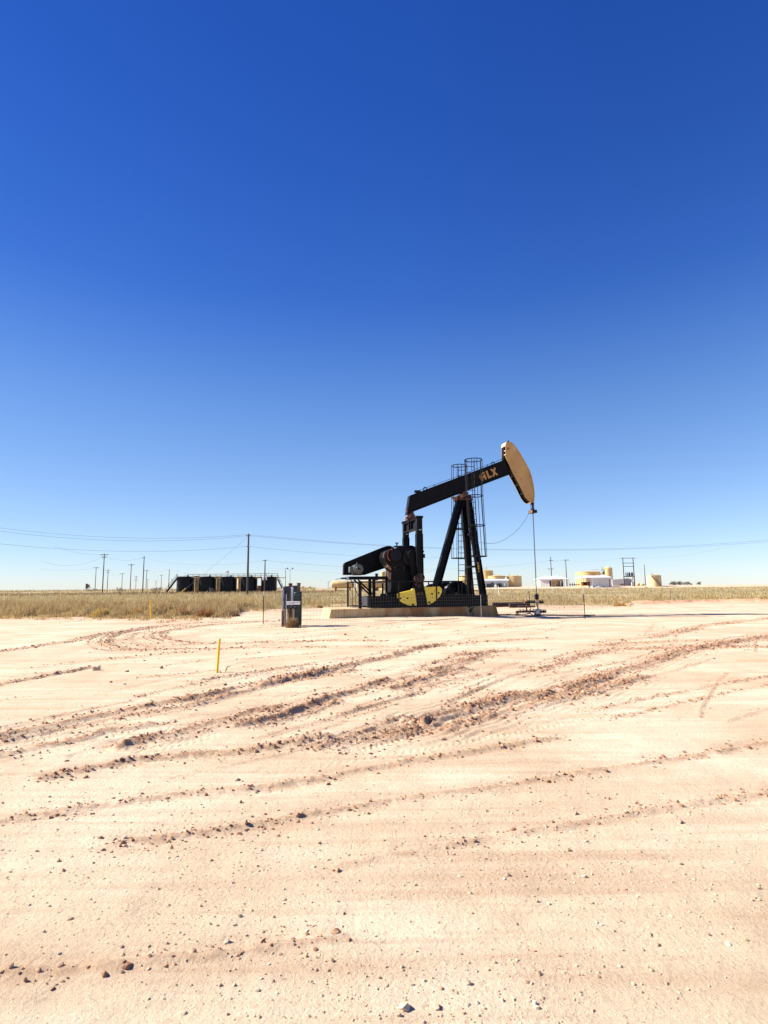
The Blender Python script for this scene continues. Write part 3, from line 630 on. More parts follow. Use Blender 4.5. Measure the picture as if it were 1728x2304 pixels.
def wire(a, b, sag, label, r=.017, n_=36, group='overhead lines'):
    a = Vector(a); b = Vector(b); pts = [a.lerp(b, i/n_) - Vector((0, 0, sag*4*(i/n_)*(1-i/n_))) for i in range(n_+1)]
    o = a.copy(); MB().tube([p-o for p in pts], r, 5).build('power_line', WIRE, loc=o, label=label, cat='power line', group=group)
def tp(k, dpx=0, dx=0):
    p, h = TOP[k]; return Vector((p.x+dx, p.y-.2, p.z+h-dpx/F*p.y))
XL = AT(-150, 1172, 88); XR = AT(1960, 1197, 108)
wire(XL, tp('X', 5, -.45), 1.9, 'upper twin line left of the big near pole, lower wire of the pair')
wire(XL+Vector((0, 1, .45)), tp('X', 2, -.1), 1.7, 'upper twin line left of the big near pole, top wire of the pair')
wire(tp('X', 5, .45), XR, 3.1, 'upper twin line right of the big near pole, lower wire of the pair')
wire(tp('X', 2, .1), XR+Vector((0, 1, .5)), 3.3, 'upper twin line right of the big near pole, top wire of the pair')
wire(AT(-150, 1205, 88), tp('X', 29, -.25), 1.6, 'single lower line meeting the big near pole from the left')
wire(tp('X', 29, .25), AT(1000, 1254, 160), .8, 'single lower line leaving the big near pole to the right')
wire(tp('A', 7, .4), tp('B', 3.8, -.3), .9, 'line between the tallest left pole and the leaning dark pole')
wire(tp('B', 3.8, .4), tp('N', 1.2), 1.6, 'line from the leaning dark pole over the black tanks')
wire(tp('N', 1.2), tp('Q', 8), 2.6, 'long line passing behind the pump jack to the white building pole', n_=60)
wire(tp('Q', 8), tp('R', 1), .35, 'short line between the two poles at the gable roofed building')
wire(tp('R', 1), tp('H1', 0), .9, 'line from the canopy end pole to the H frame')
wire(tp('H1', 0, wd), AT(1620, 1235, 150), .9, 'line from the H frame out of the right side')
wire(tp('A', 2, -1.2), AT(120, 1228, 130), .6, 'line rising from the tallest left pole to the left edge')
wire(tp('A', 7.5, -.6), AT(90, 1262, 150), 1.8, 'sagging line from the tallest left pole to the left edge')
wire(tp('C', 1.5), AT(90, 1280, 240), 1.0, 'line left of the leftmost pole')
wire(tp('C', 1.5), tp('D', 1.8), .4, 'short line between the two leftmost distant poles')
wire(tp('D', 7), tp('E', 1.2), 1.2, 'line from the double crossarm pole to the distant single pole')
wire(tp('H', 3), tp('L', 0), .8, 'line from the pale crossarm pole to the armless pole')
wire(tp('L', 0), tp('O', 0), 3.2, 'low line passing over the black tanks to the thin pole')
wire(tp('O', 0), AT(1000, 1283, 260), 2.0, 'low line running right from the thin pole behind the pump jack')
gA = G(385, 1351.5); gT = tp('X', 6)
wire(gA+Vector((0, 0, .05)), gT, .15, 'guy wire slanting down left from the big near pole', .014, 20, 'guy wires')
wire(G(414, 1338)+Vector((-14, 30, 0)), tp('B', 8), .1, 'guy wire slanting from the leaning dark pole', .014, 12, 'guy wires')
wire(tp('H1', 5, wd), AT(1448, 1289, 205), .2, 'short guy from the H frame to the bare pole', .014, 12, 'guy wires')
g2 = gA.lerp(gT, .142); MB().tube([(0, 0, .02), g2-gA], .055, 8).build('guy_guard', YST, loc=gA, label='slanting yellow guard sleeve on the guy wire in the tall grass', cat='guy guard')

# ------------------------------------------------------------------ storage tanks
def tank(px0, px1, ptop, D, M, label, roof=.12, name='storage_tank', group=None, hatch=True, dome=False, base=None, cat='tank', patch=None):
    a = AT(px0, ptop, D); b_ = AT(px1, ptop, D); r_ = (b_.x-a.x)/2; cx = (a.x+b_.x)/2; zb = float(tz(cx, D)); h = a.z-zb
    t = thing(name, label, cat, (cx, D, zb), 0, group)
    MB().lathe((0, 0, -.1), [(r_, 0), (r_, h*.25+.1), (r_+.008, h*.25+.11), (r_+.008, h*.25+.17), (r_, h*.25+.18), (r_, h*.62), (r_+.008, h*.62+.01), (r_+.008, h*.62+.07), (r_, h*.62+.08), (r_, h+.1)], 48).build('shell', M, t)
    if dome: pr = [(r_+.05, h), (r_*.9, h+r_*.18), (r_*.6, h+r_*.36), (r_*.25, h+r_*.45), (.05, h+r_*.47)]
    else: pr = [(r_+.07, h), (r_+.07, h+.05), (r_*.3, h+.05+r_*roof*.8), (.1, h+.05+r_*roof)]
    rf = MB().lathe((0, 0, 0), pr, 48).build('roof', M, t)
    if hatch:
        MB().lathe((r_*.35, -r_*.3, h+.1), [(.22, 0), (.22, .28), (.28, .3), (.1, .38)], 14).build('hatch', M, rf)
        MB().tube([(-r_*.1, 0, h), (-r_*.1, 0, h+1.2)], .03, 6).build('vent_pipe', GALV, rf)
    return t, r_, h
GT = 'black storage tanks in a row'
ord_ = ['leftmost black storage tank of the row, with stairs at its left', 'second black storage tank from the left, with grey scuffs',
        'middle black storage tank of the row', 'fourth black storage tank, partly behind the big near pole', 'rightmost black storage tank, behind the pole with transformer cans']
for (a_, b_), lb in zip(((399, 437), (448.5, 486.5), (496.5, 532.7), (542.6, 579), (588, 623)), ord_):
    t, r_, h = tank(a_, b_, 1298.5, 153, TANKB, lb, group=GT, roof=.05)
    MB().box((r_*.2, -r_*.985, .7), (.6, .12, .6)).build('manway', BLKM, t)
gts = 'tan treater vessels between the black tanks'
tank(436.5, 448.5, 1297, 158, TANKR, 'rust streaked tan vessel between first and second black tanks', group=gts, name='treater_vessel', hatch=False, cat='vessel')
tank(485.5, 497.5, 1297.5, 158, TANKT, 'tan vessel between second and third black tanks', group=gts, name='treater_vessel', hatch=False, cat='vessel')
tank(534, 545.5, 1297.5, 158, TANKT, 'narrow tan vessel between third and fourth black tanks', group=gts, name='treater_vessel', hatch=False, cat='vessel')
t, r_, h = tank(578, 590, 1318.5, 158, RUSTL, 'low pinkish tank between fourth and fifth black tanks', group=None, hatch=False)
# walkway over the tanks
a = AT(421, 1292.3, 150.3); b_ = AT(624, 1293.8, 150.3)
t = thing('tank_walkway', 'black railed catwalk along the tops of the black tanks with end stairs', 'catwalk', (a.x, a.y, float(tz(a.x, a.y))))
zt = a.z-t.location.z; Lw = b_.x-a.x; zd = zt-1.0
MB().box((Lw/2, .5, zd), (Lw, .9, .10)).build('deck', BLKM, t)
q = MB()
for y_ in (0.05, .95):
    q.tube([(0, y_, zt), (Lw, y_, zt)], .035, 6); q.tube([(0, y_, zt-.45), (Lw, y_, zt-.45)], .028, 6)
    for k in range(17): q.tube([(Lw*k/16, y_, zd), (Lw*k/16, y_, zt)], .03, 6)
q.build('handrail', BLKM, t)
def stairs(t, xa, za, xb, zb_, y_=0.5, nm='stairs', M=BLKM, w=.8, rail=1.0, n_=14):
    q = MB()
    for s_ in (-1, 1):
        q.bar((xa, y_+s_*w/2, za), (xb, y_+s_*w/2, zb_), .06, .22); q.tube([(xa, y_+s_*w/2, za+rail), (xb, y_+s_*w/2, zb_+rail)], .035, 6)
        for k in (0, .33, .66, 1): q.tube([(xa+(xb-xa)*k, y_+s_*w/2, za+(zb_-za)*k), (xa+(xb-xa)*k, y_+s_*w/2, za+(zb_-za)*k+rail)], .03, 6)
    for k in range(n_):
        f_ = (k+.5)/n_; q.box((xa+(xb-xa)*f_, y_, za+(zb_-za)*f_), (.25, w, .04))
    q.build(nm, M, t)
xl = AT(399, 1298, 150.3).x-a.x
MB().box((xl/2-.6, .5, zd), (-xl, .9, .10)).build('deck', BLKM, t)
q = MB(); q.tube([(xl, .05, zt-.6), (0, .05, zt-.3)], .035, 6); q.tube([(xl-.1, .05, zd), (xl-.1, .05, zt+.3)], .04, 6); q.build('handrail', BLKM, t)
stairs(t, xl-.2, zd, AT(371.5, 1326, 150.3).x-a.x, 0.1)
stairs(t, Lw, zd-.4, AT(638, 1326, 150.3).x-a.x, 0.0)
q = MB()
for k in range(5): q.tube([(Lw*(.08+.22*k), 1.2, zd+.2), (Lw*(.08+.22*k), 1.2, zd-.1), (Lw*(.2+.22*k), 1.2, zd-.1)], .10, 8)
q.tube([(0, 1.6, zd+.15), (Lw*.97, 1.6, zd+.15)], .11, 8); q.build('manifold_pipe', TANKR, t)
# windsock
p = AT(514, 1297, 154); t = thing('windsock', 'small red and white windsock above the middle black tank', 'windsock', p)
MB().tube([(0, 0, -.4), (0, 0, 1.55)], .03, 6).build('mast', GALV, t)
MB().lathe((0, 0, 1.25), [(.24, 0), (.16, -.45), (.14, -.46)], 12, 'x').build('sock', RED, t)
MB().lathe((-.46, 0, 1.22), [(.155, 0), (.10, -.45)], 12, 'x').build('sock_tail', PVC, t)

# small machine on the far left
p = AT(196, 1330, 230); t = thing('pumping_machine', 'small rusty machine on a stand near the far left horizon', 'machine', (p.x, p.y, float(tz(p.x, p.y))))
q = MB(); [q.tube([(x_, y_, -.1), (x_, y_, 1.2)], .08, 6) for x_ in (-.6, .5) for y_ in (-.4, .4)]; q.build('stand', GREY, t)
MB().box((-.25, 0, 2.0), (.55, .9, 1.9)).build('body', GREY, t, .05); MB().box((.4, 0, 2.1), (.8, .7, 1.0)).build('engine', RUSTL, t, .08)
MB().bar((.2, 0, 1.4), (1.5, 0, 1.35), .14, .2).build('arm', GREY, t)

# tan horizontal tanks
def bullet(px0, px1, py0, py1, D, label, group):
    a = AT(px0, (py0+py1)/2, D); b_ = AT(px1, (py0+py1)/2, D); r_ = (py1-py0)/F*D/2; L = b_.x-a.x; zb = float(tz(a.x, D))
    t = thing('horizontal_tank', label, 'tank', (a.x, D, zb), 0, group); zc = a.z-zb
    e = r_*.45
    MB().lathe((0, 0, zc), [(.05, 0), (r_*.55, e*.18), (r_*.87, e*.5), (r_, e), (r_, L-e), (r_*.87, L-e*.5), (r_*.55, L-e*.18), (.05, L)], 28, 'x').build('shell', TANKT, t)
    for k in (.2, .8): MB().box((L*k, 0, (zc-r_*.8)/2), (.4, r_*1.5, max(.2, zc-r_*.8)+.2)).build('saddle', RUSTL, t)
    return t, zc, r_, L
gh = 'tan horizontal tanks beyond the grass'
t, zc, r_, L = bullet(745, 798, 1307, 1323.5, 150, 'tan horizontal tank with a rounded left end and pipe loop, left of the pump', gh)
MB().tube([(.1, 0, zc-r_+.1), (-.75, 0, zc-r_+.1), (-.75, 0, zc+r_*.75), (-.1, 0, zc+r_*.75)], .05, 6).build('pipe_loop', BLKM, t)
bullet(802, 862, 1306.5, 1323.5, 148, 'tan horizontal tank seen through the motor platform legs', gh)
tank(856.5, 867, 1287.5, 160, TANKT, 'upright tan tank rising behind the belt guard', dome=True, hatch=False)
tank(872.5, 884, 1262, 165, TANKR, 'tall rust stained vessel beside the gearbox', hatch=False, name='treater_vessel', cat='vessel')
tank(844, 850.5, 1291, 155, BLKM, 'slim dark column behind the motor platform', hatch=False, name='stack', cat='column')
gw = 'small white tanks on the horizon'
for px, lb in ((680.5, 'left one of the two small cream tanks left of the pump pad'), (696, 'right one of the two small cream tanks left of the pump pad')):
    bullet(px-4, px+4, 1318.5, 1325, 260, lb, None)
bullet(1431.5, 1440, 1312, 1318.5, 240, 'small white tank left of its twin beside the bare pole', None); bullet(1441, 1450, 1313, 1318.5, 238, 'small white tank touching the bare pole at right', None)
t, r_, h = tank(1031, 1063, 1296, 190, TANKT, 'tan tank seen between the pump support legs', hatch=False)
MB().tube([(-.2, 0, h), (0, 0, h+2.6), (.2, 0, h)], .05, 5).build('vent_mast', RUST, t)
# right site tanks
t, r_, h = tank(1079, 1109, 1284.5, 205, TANKT, 'tall tan tank with a vent pipe behind the long white building', dome=False)
MB().tube([(0, 0, h), (0, 0, h+1.6)], .18, 10).build('vent_stack', TANKT, t); MB().tube([(0, 0, h+.9), (-1.9, 0, h+.9), (-1.9, 0, h)], .05, 6).build('vent_pipe', TANKT, t)
q = MB(); q.tube([(r_*.45, -r_*.95, -.1), (r_*.45, -r_*.95, h)], .05, 6); q.tube([(r_*.6, -r_*.9, -.1), (r_*.6, -r_*.9, h)], .05, 6); q.bar((r_*.55, -r_*.98, h), (r_*1.0, -r_, h-1.6), .06, .1); q.build('ladder', CRM, t)
tank(1098, 1135.5, 1296.5, 200, TANKT, 'low wide tan tank behind the long white building')
t, r_, h = tank(1140, 1173, 1296.5, 200, TANKT, 'tan tank with stairs right of the long white building')
stairs(t, -r_*.95, h-.2, -r_*.1, .1, -r_-.3, 'stairs', CRM, .6, .9)
MB().box((-r_*1.3, -r_*.4, h-.1), (r_*.9, .8, .15)).build('catwalk', RUST, t)
t, r_, h = tank(1295.5, 1349, 1287.5, 222, TANKT, 'very wide tan tank behind the white canopy building', roof=.08)
q = MB(); [q.tube([(r_*k, -r_*.5, h-.2), (r_*k, -r_*.5, h+.9)], .04, 5) for k in (.2, .35, .5, .65, .8)]; q.tube([(r_*.2, -r_*.5, h+.9), (r_*.8, -r_*.5, h+.9)], .04, 5); q.build('handrail', GALV, t)
MB().box((r_*1.1, -r_*.4, h-.8), (r_*.5, .8, .2)).build('catwalk', RUSTL, t)
t, r_, h = tank(1358.5, 1377, 1279.5, 216, TANKT, 'tall domed tan vessel at the right end of the white canopy building', dome=True, hatch=False)
q = MB(); q.box((-r_-.5, 0, h-.5), (.9, .9, .12)); [q.tube([(-r_-.9+.4*k, -.4, h-3.6), (-r_-.9+.4*k, -.4, h+.5)], .05, 5) for k in range(3)]
q.box((-r_-.3, -.2, h-1.6), (.45, .5, .8)); q.build('ladder_platform', RUSTD, t)
t, r_, h = tank(1457.5, 1486, 1295, 185, mat('pale_tan_paint', (.56, .46, .24), .55, col2=(.60, .50, .28), scale=.7), 'pale tan tank with diagonal stairs standing alone at right')
stairs(t, -r_*.9, h-.2, r_*.35, .1, -r_-.25, 'stairs', RUSTL, .5, .8, 16)
q = MB(); q.tube([(r_*.1, -r_-.05, h-.3), (r_*.28, -r_-.12, h*.82), (r_*.3, -r_-.12, h*.55)], .07, 6); q.build('pipe', TANKR, t)
MB().tube([(-r_*1.15, 0, -.1), (-r_*1.15, 0, h-.2), (-r_, 0, h-.2)], .06, 6).build('riser_pipe', PVC, t)

# ------------------------------------------------------------------ buildings on the right
def bld(px0, px1, D, label, name='metal_building'):
    a = AT(px0, 1318, D); b_ = AT(px1, 1318, D); zb = float(tz(a.x, D)); t = thing(name, label, 'building', (a.x, D, zb))
    return t, b_.x-a.x, (lambda py, px=px0: AT(px, py, D).z-zb), (lambda px: AT(px, 1318, D).x-a.x)
def gable(t, x0, x1, y0, y1, ze, zr, Mw, Mr, ov=.25):  # ridge runs along x
    ym = (y0+y1)/2
    MB().add([(x0, y0, -.1), (x1, y0, -.1), (x1, y1, -.1), (x0, y1, -.1), (x0, y0, ze), (x1, y0, ze), (x1, y1, ze), (x0, y1, ze), (x0, ym, zr), (x1, ym, zr)],
             [(0,1,5,4), (1,2,6,9,5), (2,3,7,6), (3,0,4,8,7), (4,5,9,8), (6,7,8,9)]).build('walls', Mw, t, smooth=False)
    q = MB()
    for ya, s_ in ((y0, -1), (y1, 1)):
        sl = (zr-ze)/abs(ym-ya)
        q.add([(x0-ov, ym, zr+.05), (x1+ov, ym, zr+.05), (x1+ov, ya+s_*ov, ze+.05-sl*ov), (x0-ov, ya+s_*ov, ze+.05-sl*ov),
               (x0-ov, ym, zr+.17), (x1+ov, ym, zr+.17), (x1+ov, ya+s_*ov, ze+.17-sl*ov), (x0-ov, ya+s_*ov, ze+.17-sl*ov)],
              [(0,1,2,3), (7,6,5,4), (0,4,5,1), (1,5,6,2), (2,6,7,3), (3,7,4,0)])
    return q.build('roof', Mr, t, smooth=False)
# long white building by the tanks
t, w, zf, xf = bld(1087, 1144.5, 188, 'long low white building with dark machinery along its front')
gable(t, 0, w, 0, 5, zf(1307), zf(1304), WHB, WHT)
for px, ww, hh, M in ((1097, 4, 7.5, OLV), (1103, 4.5, 8, OLV), (1120, 5, 8, OLV), (1126, 4.5, 8, OLV)):
    MB().box((xf(px), -.35, hh/2/6.8), (ww/6.8, .6, hh/6.8)).build('machine_cabinet', M, t, .04)
MB().box((xf(1108.5), -.09, .8), (.75, .1, 1.6)).build('door', GREY, t)
MB().lathe((xf(1136), -.5, 0), [(.22, 0), (.24, .2), (.24, 1.0), (.12, 1.25)], 12).build('green_vessel', mat('pale_green_paint', (.24, .36, .30), .5), t)
MB().box((xf(1114), -1.2, .35), (.6, .6, .9), Matrix.Rotation(.3, 3, 'Y')).build('white_tote', WHT, t)
MB().box((xf(1141), -.06, zf(1306)/2), (.12, .1, zf(1306))).build('corner_trim', WHT, t)
# gable roofed building with tan front: turned so its bright end shows
t, w, zf, xf = bld(1215.5, 1268, 196, 'white gable roofed building with shaded tan front and canopy')
xg = xf(1239); ze = zf(1302.5); zr = zf(1296)
MB().add([(0, 0, -.1), (xg, -1.2, -.1), (w, 0, -.1), (w, 6, -.1), (0, 6, -.1), (0, 0, ze), (xg, -1.2, ze), (w, 0, ze), (w, 6, ze), (0, 6, ze)],
         [(0,1,6,5), (1,2,7,6), (2,3,8,7), (3,4,9,8), (4,0,5,9), (5,6,7,8,9)]).build('walls', WHB, t, smooth=False)
q = MB(); A_ = [(-.4, -.3, ze), (xg, -1.6, ze-.1), (xf(1281), -.6, ze-.1), (xf(1281), 6.3, ze), (-.4, 6.3, ze)]; B_ = [(xf(1233), 2.6, zr), (xf(1262), 2.6, zr)]
q.add(A_+B_+[(x_, y_, z_-.16) for x_, y_, z_ in A_], [(0,1,5), (1,2,6,5), (2,3,6), (3,4,5,6), (4,0,5), (0,7,8,1), (1,8,9,2), (2,9,10,3), (3,10,11,4), (4,11,7,0), (7,11,10,9,8)]); q.build('roof', WHT, t, smooth=False)
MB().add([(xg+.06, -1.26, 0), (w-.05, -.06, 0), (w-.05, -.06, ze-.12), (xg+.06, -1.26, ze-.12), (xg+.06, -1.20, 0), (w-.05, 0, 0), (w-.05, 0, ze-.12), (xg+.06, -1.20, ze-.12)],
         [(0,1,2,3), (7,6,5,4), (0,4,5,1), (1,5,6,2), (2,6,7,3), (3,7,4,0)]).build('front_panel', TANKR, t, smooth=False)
def bx(px, wpx, hpx, M, nm, y_=-.75, d=.12): MB().box((xf(px), y_, hpx/6.53/2), (wpx/6.53, d, hpx/6.53)).build(nm, M, t)
MB().box((xf(1236.3), -1.17, 1.0), (.45, .14, 2.0), Matrix.Rotation(-.33, 3, 'Z')).build('door', BLKM, t)
bx(1257, 1.6, 12, GREY, 'door', -.75); bx(1260.5, 2.4, 12, WHT, 'door', -.62); bx(1247, 2, 9, TANKT, 'cabinet', -1.1, .5); bx(1252.5, 2, 5, RUSTL, 'crate', -1.3, .5); bx(1265, 3, 8, GREY, 'cabinet', -.5, .4)
for px in (1280, 1276.5, 1270): MB().tube([(xf(px), -.3, -.1), (xf(px), -.3, ze-.1)], .06, 6).build('canopy_post', GALV, t)
# canopy building
t, w, zf, xf = bld(1308.5, 1377, 180, 'white roofed shed, open canopy on the left and closed grey walls right')
xc = xf(1332); ze = zf(1299.5); zr = zf(1295)
MB().add([(xc, 0, -.1), (w, 0, -.1), (w, 5, -.1), (xc, 5, -.1), (xc, 0, ze), (w, 0, ze), (w, 5, ze), (xc, 5, ze)],
         [(0,1,5,4), (1,2,6,5), (2,3,7,6), (3,0,4,7), (4,5,6,7)]).build('walls', WHB, t, smooth=False)
q = MB(); A_ = [(-.2, -.3, ze), (w+.1, -.3, ze), (w+.1, 5.3, ze), (-.2, 5.3, ze)]; B_ = [(xf(1319), 2.5, zr), (w-.9, 2.5, zr)]
q.add(A_+B_+[(x_, y_, z_-.14) for x_, y_, z_ in A_], [(0,1,5,4), (1,2,5), (2,3,4,5), (3,0,4), (0,6,7,1), (1,7,8,2), (2,8,9,3), (3,9,6,0), (6,9,8,7)]); q.build('roof', WHT, t, smooth=False)
for px, y_ in ((1309.5, 0), (1322.5, 0), (1309.5, 5), (1326, 5)): MB().tube([(xf(px), y_, -.1), (xf(px), y_, ze-.1)], .06, 6).build('canopy_post', RUSTL, t)
MB().box((xf(1323), 2.4, 1.2), (xc-xf(1314)-.2, 1.6, 1.1)).build('compressor_skid', RUST, t, .05)
q = MB(); [q.box((xf(1316+2.6*k), 1.5, 1.3), (.2, .14, .9)) for k in range(5)]; q.build('pipe_rack', BLKM, t)
MB().box((xf(1310), -.4, 1.0), (.45, .45, .8)).build('orange_box', ORG, t)
MB().box((xf(1372), -.04, ze/2-.2), (.14, .1, ze-.6)).build('downpipe', RUSTD, t)
MB().box((xf(1333.2), -.05, ze/2), (.3, .12, ze-.1)).build('corner_panel', WHT, t)
MB().add([(xf(1336), -1.2, 0), (xf(1354), -1.2, 0), (xf(1345), -1.2, .55), (xf(1336), -.3, 0), (xf(1354), -.3, 0), (xf(1345), -.3, .55)], [(0,1,2), (5,4,3), (0,2,5,3), (1,4,5,2), (0,3,4,1)]).build('roof_sheet', WHT, t, smooth=False)
# two tone shed
t, w, zf, xf = bld(1378, 1424, 204, 'two tone shed, bright white left half and grey right half behind the H frame')
xm = xf(1404); z1 = zf(1304)
MB().add([(0, 0, -.1), (xm, -.01, -.1), (xm, 4, -.1), (0, 4, -.1), (0, 0, z1), (xm, -.01, z1+.25), (xm, 4, z1+.25), (0, 4, z1)], [(0,1,5,4), (1,2,6,5), (2,3,7,6), (3,0,4,7), (4,5,6,7)]).build('left_bay', WHB, t, smooth=False)
MB().add([(xm+.02, .1, -.1), (w, .6, -.1), (w, 4, -.1), (xm+.02, 4, -.1), (xm+.02, .1, z1), (w*.5+xm*.5, .35, z1+.45), (w, .6, z1), (w, 4, z1), (w*.5+xm*.5, 4, z1+.45), (xm+.02, 4, z1)],
         [(0,1,6,5,4), (1,2,7,6), (2,3,9,8,7), (3,0,4,9), (4,5,8,9), (5,6,7,8)]).build('right_bay', mat('grey_sheet', (.30, .29, .30), .6), t, smooth=False)
q = MB(); q.add([(xf(1381), -4.2, -.05), (xf(1403), -4.2, -.05), (xf(1394), -3.5, .75), (xf(1389), -3.5, .75), (xf(1381), -2.6, -.05), (xf(1403), -2.6, -.05)], [(0,1,2,3), (4,3,2,5), (0,3,4), (1,5,2), (0,4,5,1)])
q.build('dark_tarp_pile', mat('dark_red_earth', (.10, .05, .05), .9), loc=t.location, label='low dark purple brown heap in front of the two tone shed', cat='heap')
# ground-level clutter near the wide tank
p = AT(1290, 1318, 215); t = thing('pipe_manifold', 'low cluster of dark pipes and valves left of the wide tan tank', 'pipework', (p.x, p.y, float(tz(p.x, p.y))))
q = MB(); q.tube([(-1.6, 0, .5), (2.4, 0, .55)], .12, 8); q.build('pipe', RUSTL, t)
for x_ in (-1.2, -.3, .5, 1.3, 2.1): MB().lathe((x_, 0, .2), [(.1, 0), (.2, .2), (.22, .6), (.08, .7), (.08, 1.0), (.2, 1.02), (.2, 1.08)], 10).build('valve', BLKM, t)

# ------------------------------------------------------------------ concrete pad
ZP = .49
pad = thing('concrete_pad', 'long stained concrete pad under the pump jack', 'concrete pad', P0, YAW)
sR = U(1125, 1384, 0)[0]; PW = 2.95
def frustum(x0, x1, y0, y1, z0, z1, bx_, by_):
    return MB().add([(x0, y0, z0), (x1, y0, z0), (x1, y1, z0), (x0, y1, z0), (x0+bx_, y0+by_, z1), (x1-bx_*1.5, y0+by_, z1), (x1-bx_*1.5, y1-by_, z1), (x0+bx_, y1-by_, z1)],
                    [(3,2,1,0), (0,1,5,4), (1,2,6,5), (2,3,7,6), (3,0,4,7), (4,5,6,7)])
sJ = U(1062, 1384, 0)[0]
frustum(0, sJ, -.05, PW, -.3, ZP, .14, .06).build('slab', CONC, pad, .03)
frustum(sJ+.06, sR, -.02, PW-.04, -.45, ZP+.015, .12, .08).build('slab', CONC, pad, .03)
q = MB(); q.tube([U3(1062, 1377, -.12), U3(1069, 1369, -.12), U3(1071, 1365.5, .15)], .018, 6); q.tube([U3(1048, 1374, -.10), U3(1060, 1366.5, -.08), U3(1064, 1365, .2)], .02, 6)
q.tube([U3(1062, 1377, -.12), U3(1061, 1383, -.14)], .018, 6); q.build('grounding_conduit', CRM, pad)

# ------------------------------------------------------------------ pump jack
J = thing('pump_jack', 'black oil pump jack with tan horsehead raised on the right', 'pump jack', P0, YAW)
VC = 1.45
def part(mb, name, M=BLK, bevel=0.0, parent=None, **k): return mb.build(name, M, parent or J, bevel, **k)
# skid
s0 = U(833, 1360, .4)[0]; s1 = U(1081, 1360, .4)[0]; z0 = ZP+.02; z1 = U(900, 1341.5, .35)[1]
q = MB()
for v_ in (.42, 2.48):
    q.box(((s0+s1)/2, v_, (z0+z1)/2), (s1-s0, .05, z1-z0-.06)); q.box(((s0+s1)/2, v_, z1-.03), (s1-s0, .26, .06)); q.box(((s0+s1)/2, v_, z0+.03), (s1-s0, .26, .06))
for k in range(8): q.box((s0+.12+(s1-s0-.24)*k/7, VC, (z0+z1)/2-.04), (.16, 1.9, z1-z0-.16))
q.box(((s0+s1)/2, VC, (z0+z1)/2-.1), (s1-s0-.1, 1.7, .3))
part(q, 'skid', BLK, .012)
a = U(1079, 1339, .45); b_ = U(1095, 1339, .45)
q = MB(); q.box(((a[0]+b_[0])/2, .55, (z0+a[1])/2), (b_[0]-a[0], .5, a[1]-z0)); q.box(((a[0]+b_[0])/2, 2.35, (z0+a[1])/2), (b_[0]-a[0], .5, a[1]-z0)); q.box(((a[0]+b_[0])/2+.02, 1.45, z0+.2), (b_[0]-a[0]-.1, 1.4, .3))
part(q, 'post_footing', BLK, .015)
# gearbox pedestal and gearbox
def PL(pts, v): return [U(px, py, v) for px, py in pts]
part(MB().prism(PL([(880, 1342), (880, 1277), (945, 1277), (946, 1281), (951, 1281), (951, 1342)], .8), .8, 2.1), 'gearbox_pedestal', BLK, .02)
q = MB().prism(PL([(868, 1262), (867, 1250), (870, 1241), (878, 1236), (890, 1233), (905, 1229), (914, 1227.6), (921, 1226.8), (929, 1227.5), (936, 1231), (942, 1237.5), (946, 1248), (947, 1262), (946, 1277), (880, 1277), (873, 1271)], .7), .7, 2.2)
gb = part(q, 'gearbox', BLK, .03)
q = MB(); c0 = U3(893, 1230, 1.0); q.box(c0, (.32, .3, .08)); q.cyl(c0+Vector((0, 0, .02)), c0+Vector((0, 0, .2)), .04, n=8); q.box(c0+Vector((0, 0, .21)), (.2, .1, .05)); c1 = U3(900.5, 1230, 1.2); q.box(c1, (.16, .2, .12)); q.build('breather', BLKM, gb)
q = MB()
for px in (888, 908.5, 926): q.box(U3(px, 1281, .68), (.04, .04, .04)); q.box(U3(px, 1277, .68), (.05, .05, .05))
q.build('flange_bolts', GREY, gb)
# bearing housings and shafts, near and far
for v_, sg in ((.62, -1), (2.28, 1)):
    c0 = U3(926, 1252, .62); c0.y = v_
    bh = part(MB().lathe(c0, [(.52, -.10), (.52, .02), (.42, .06), (.42, .10), (.2, .12)][::1] if sg > 0 else [(.2, -.12), (.42, -.10), (.42, -.06), (.52, -.02), (.52, .10)], 28, 'y'), 'shaft_bearing', BLKM)
    c1 = U3(889, 1249, .62); c1.y = v_
    part(MB().lathe(c1, [(.36, -.1), (.36, .1)], 28, 'y'), 'brake_drum', BLKM)
c1 = U3(886, 1249.5, .52)
rg_ = MB().tube([c1+Vector((.37*math.cos(a_), 0, .37*math.sin(a_))) for a_ in np.linspace(R(105), R(235), 20)], .022, 6); part(rg_, 'brake_band', ORG)
q = MB().prism(PL([(863, 1252), (864, 1244), (868, 1240.5), (880, 1235.5), (880, 1237.5), (870, 1244), (868, 1252), (862, 1255)], .55), .5, .75); part(q, 'brake_cover', RUSTD, .01)
part(MB().prism(PL([(870, 1276), (874, 1270), (881, 1279), (880, 1284)], .7), .72, .85).prism(PL([(870, 1282), (880, 1289), (880, 1304), (875, 1304)], .7), .72, .8), 'rusty_bracket', RUSTL)
part(MB().tube([U3(867, 1278, .7), U3(880, 1287, .7)], .05, 8), 'brake_rod', BLKM)
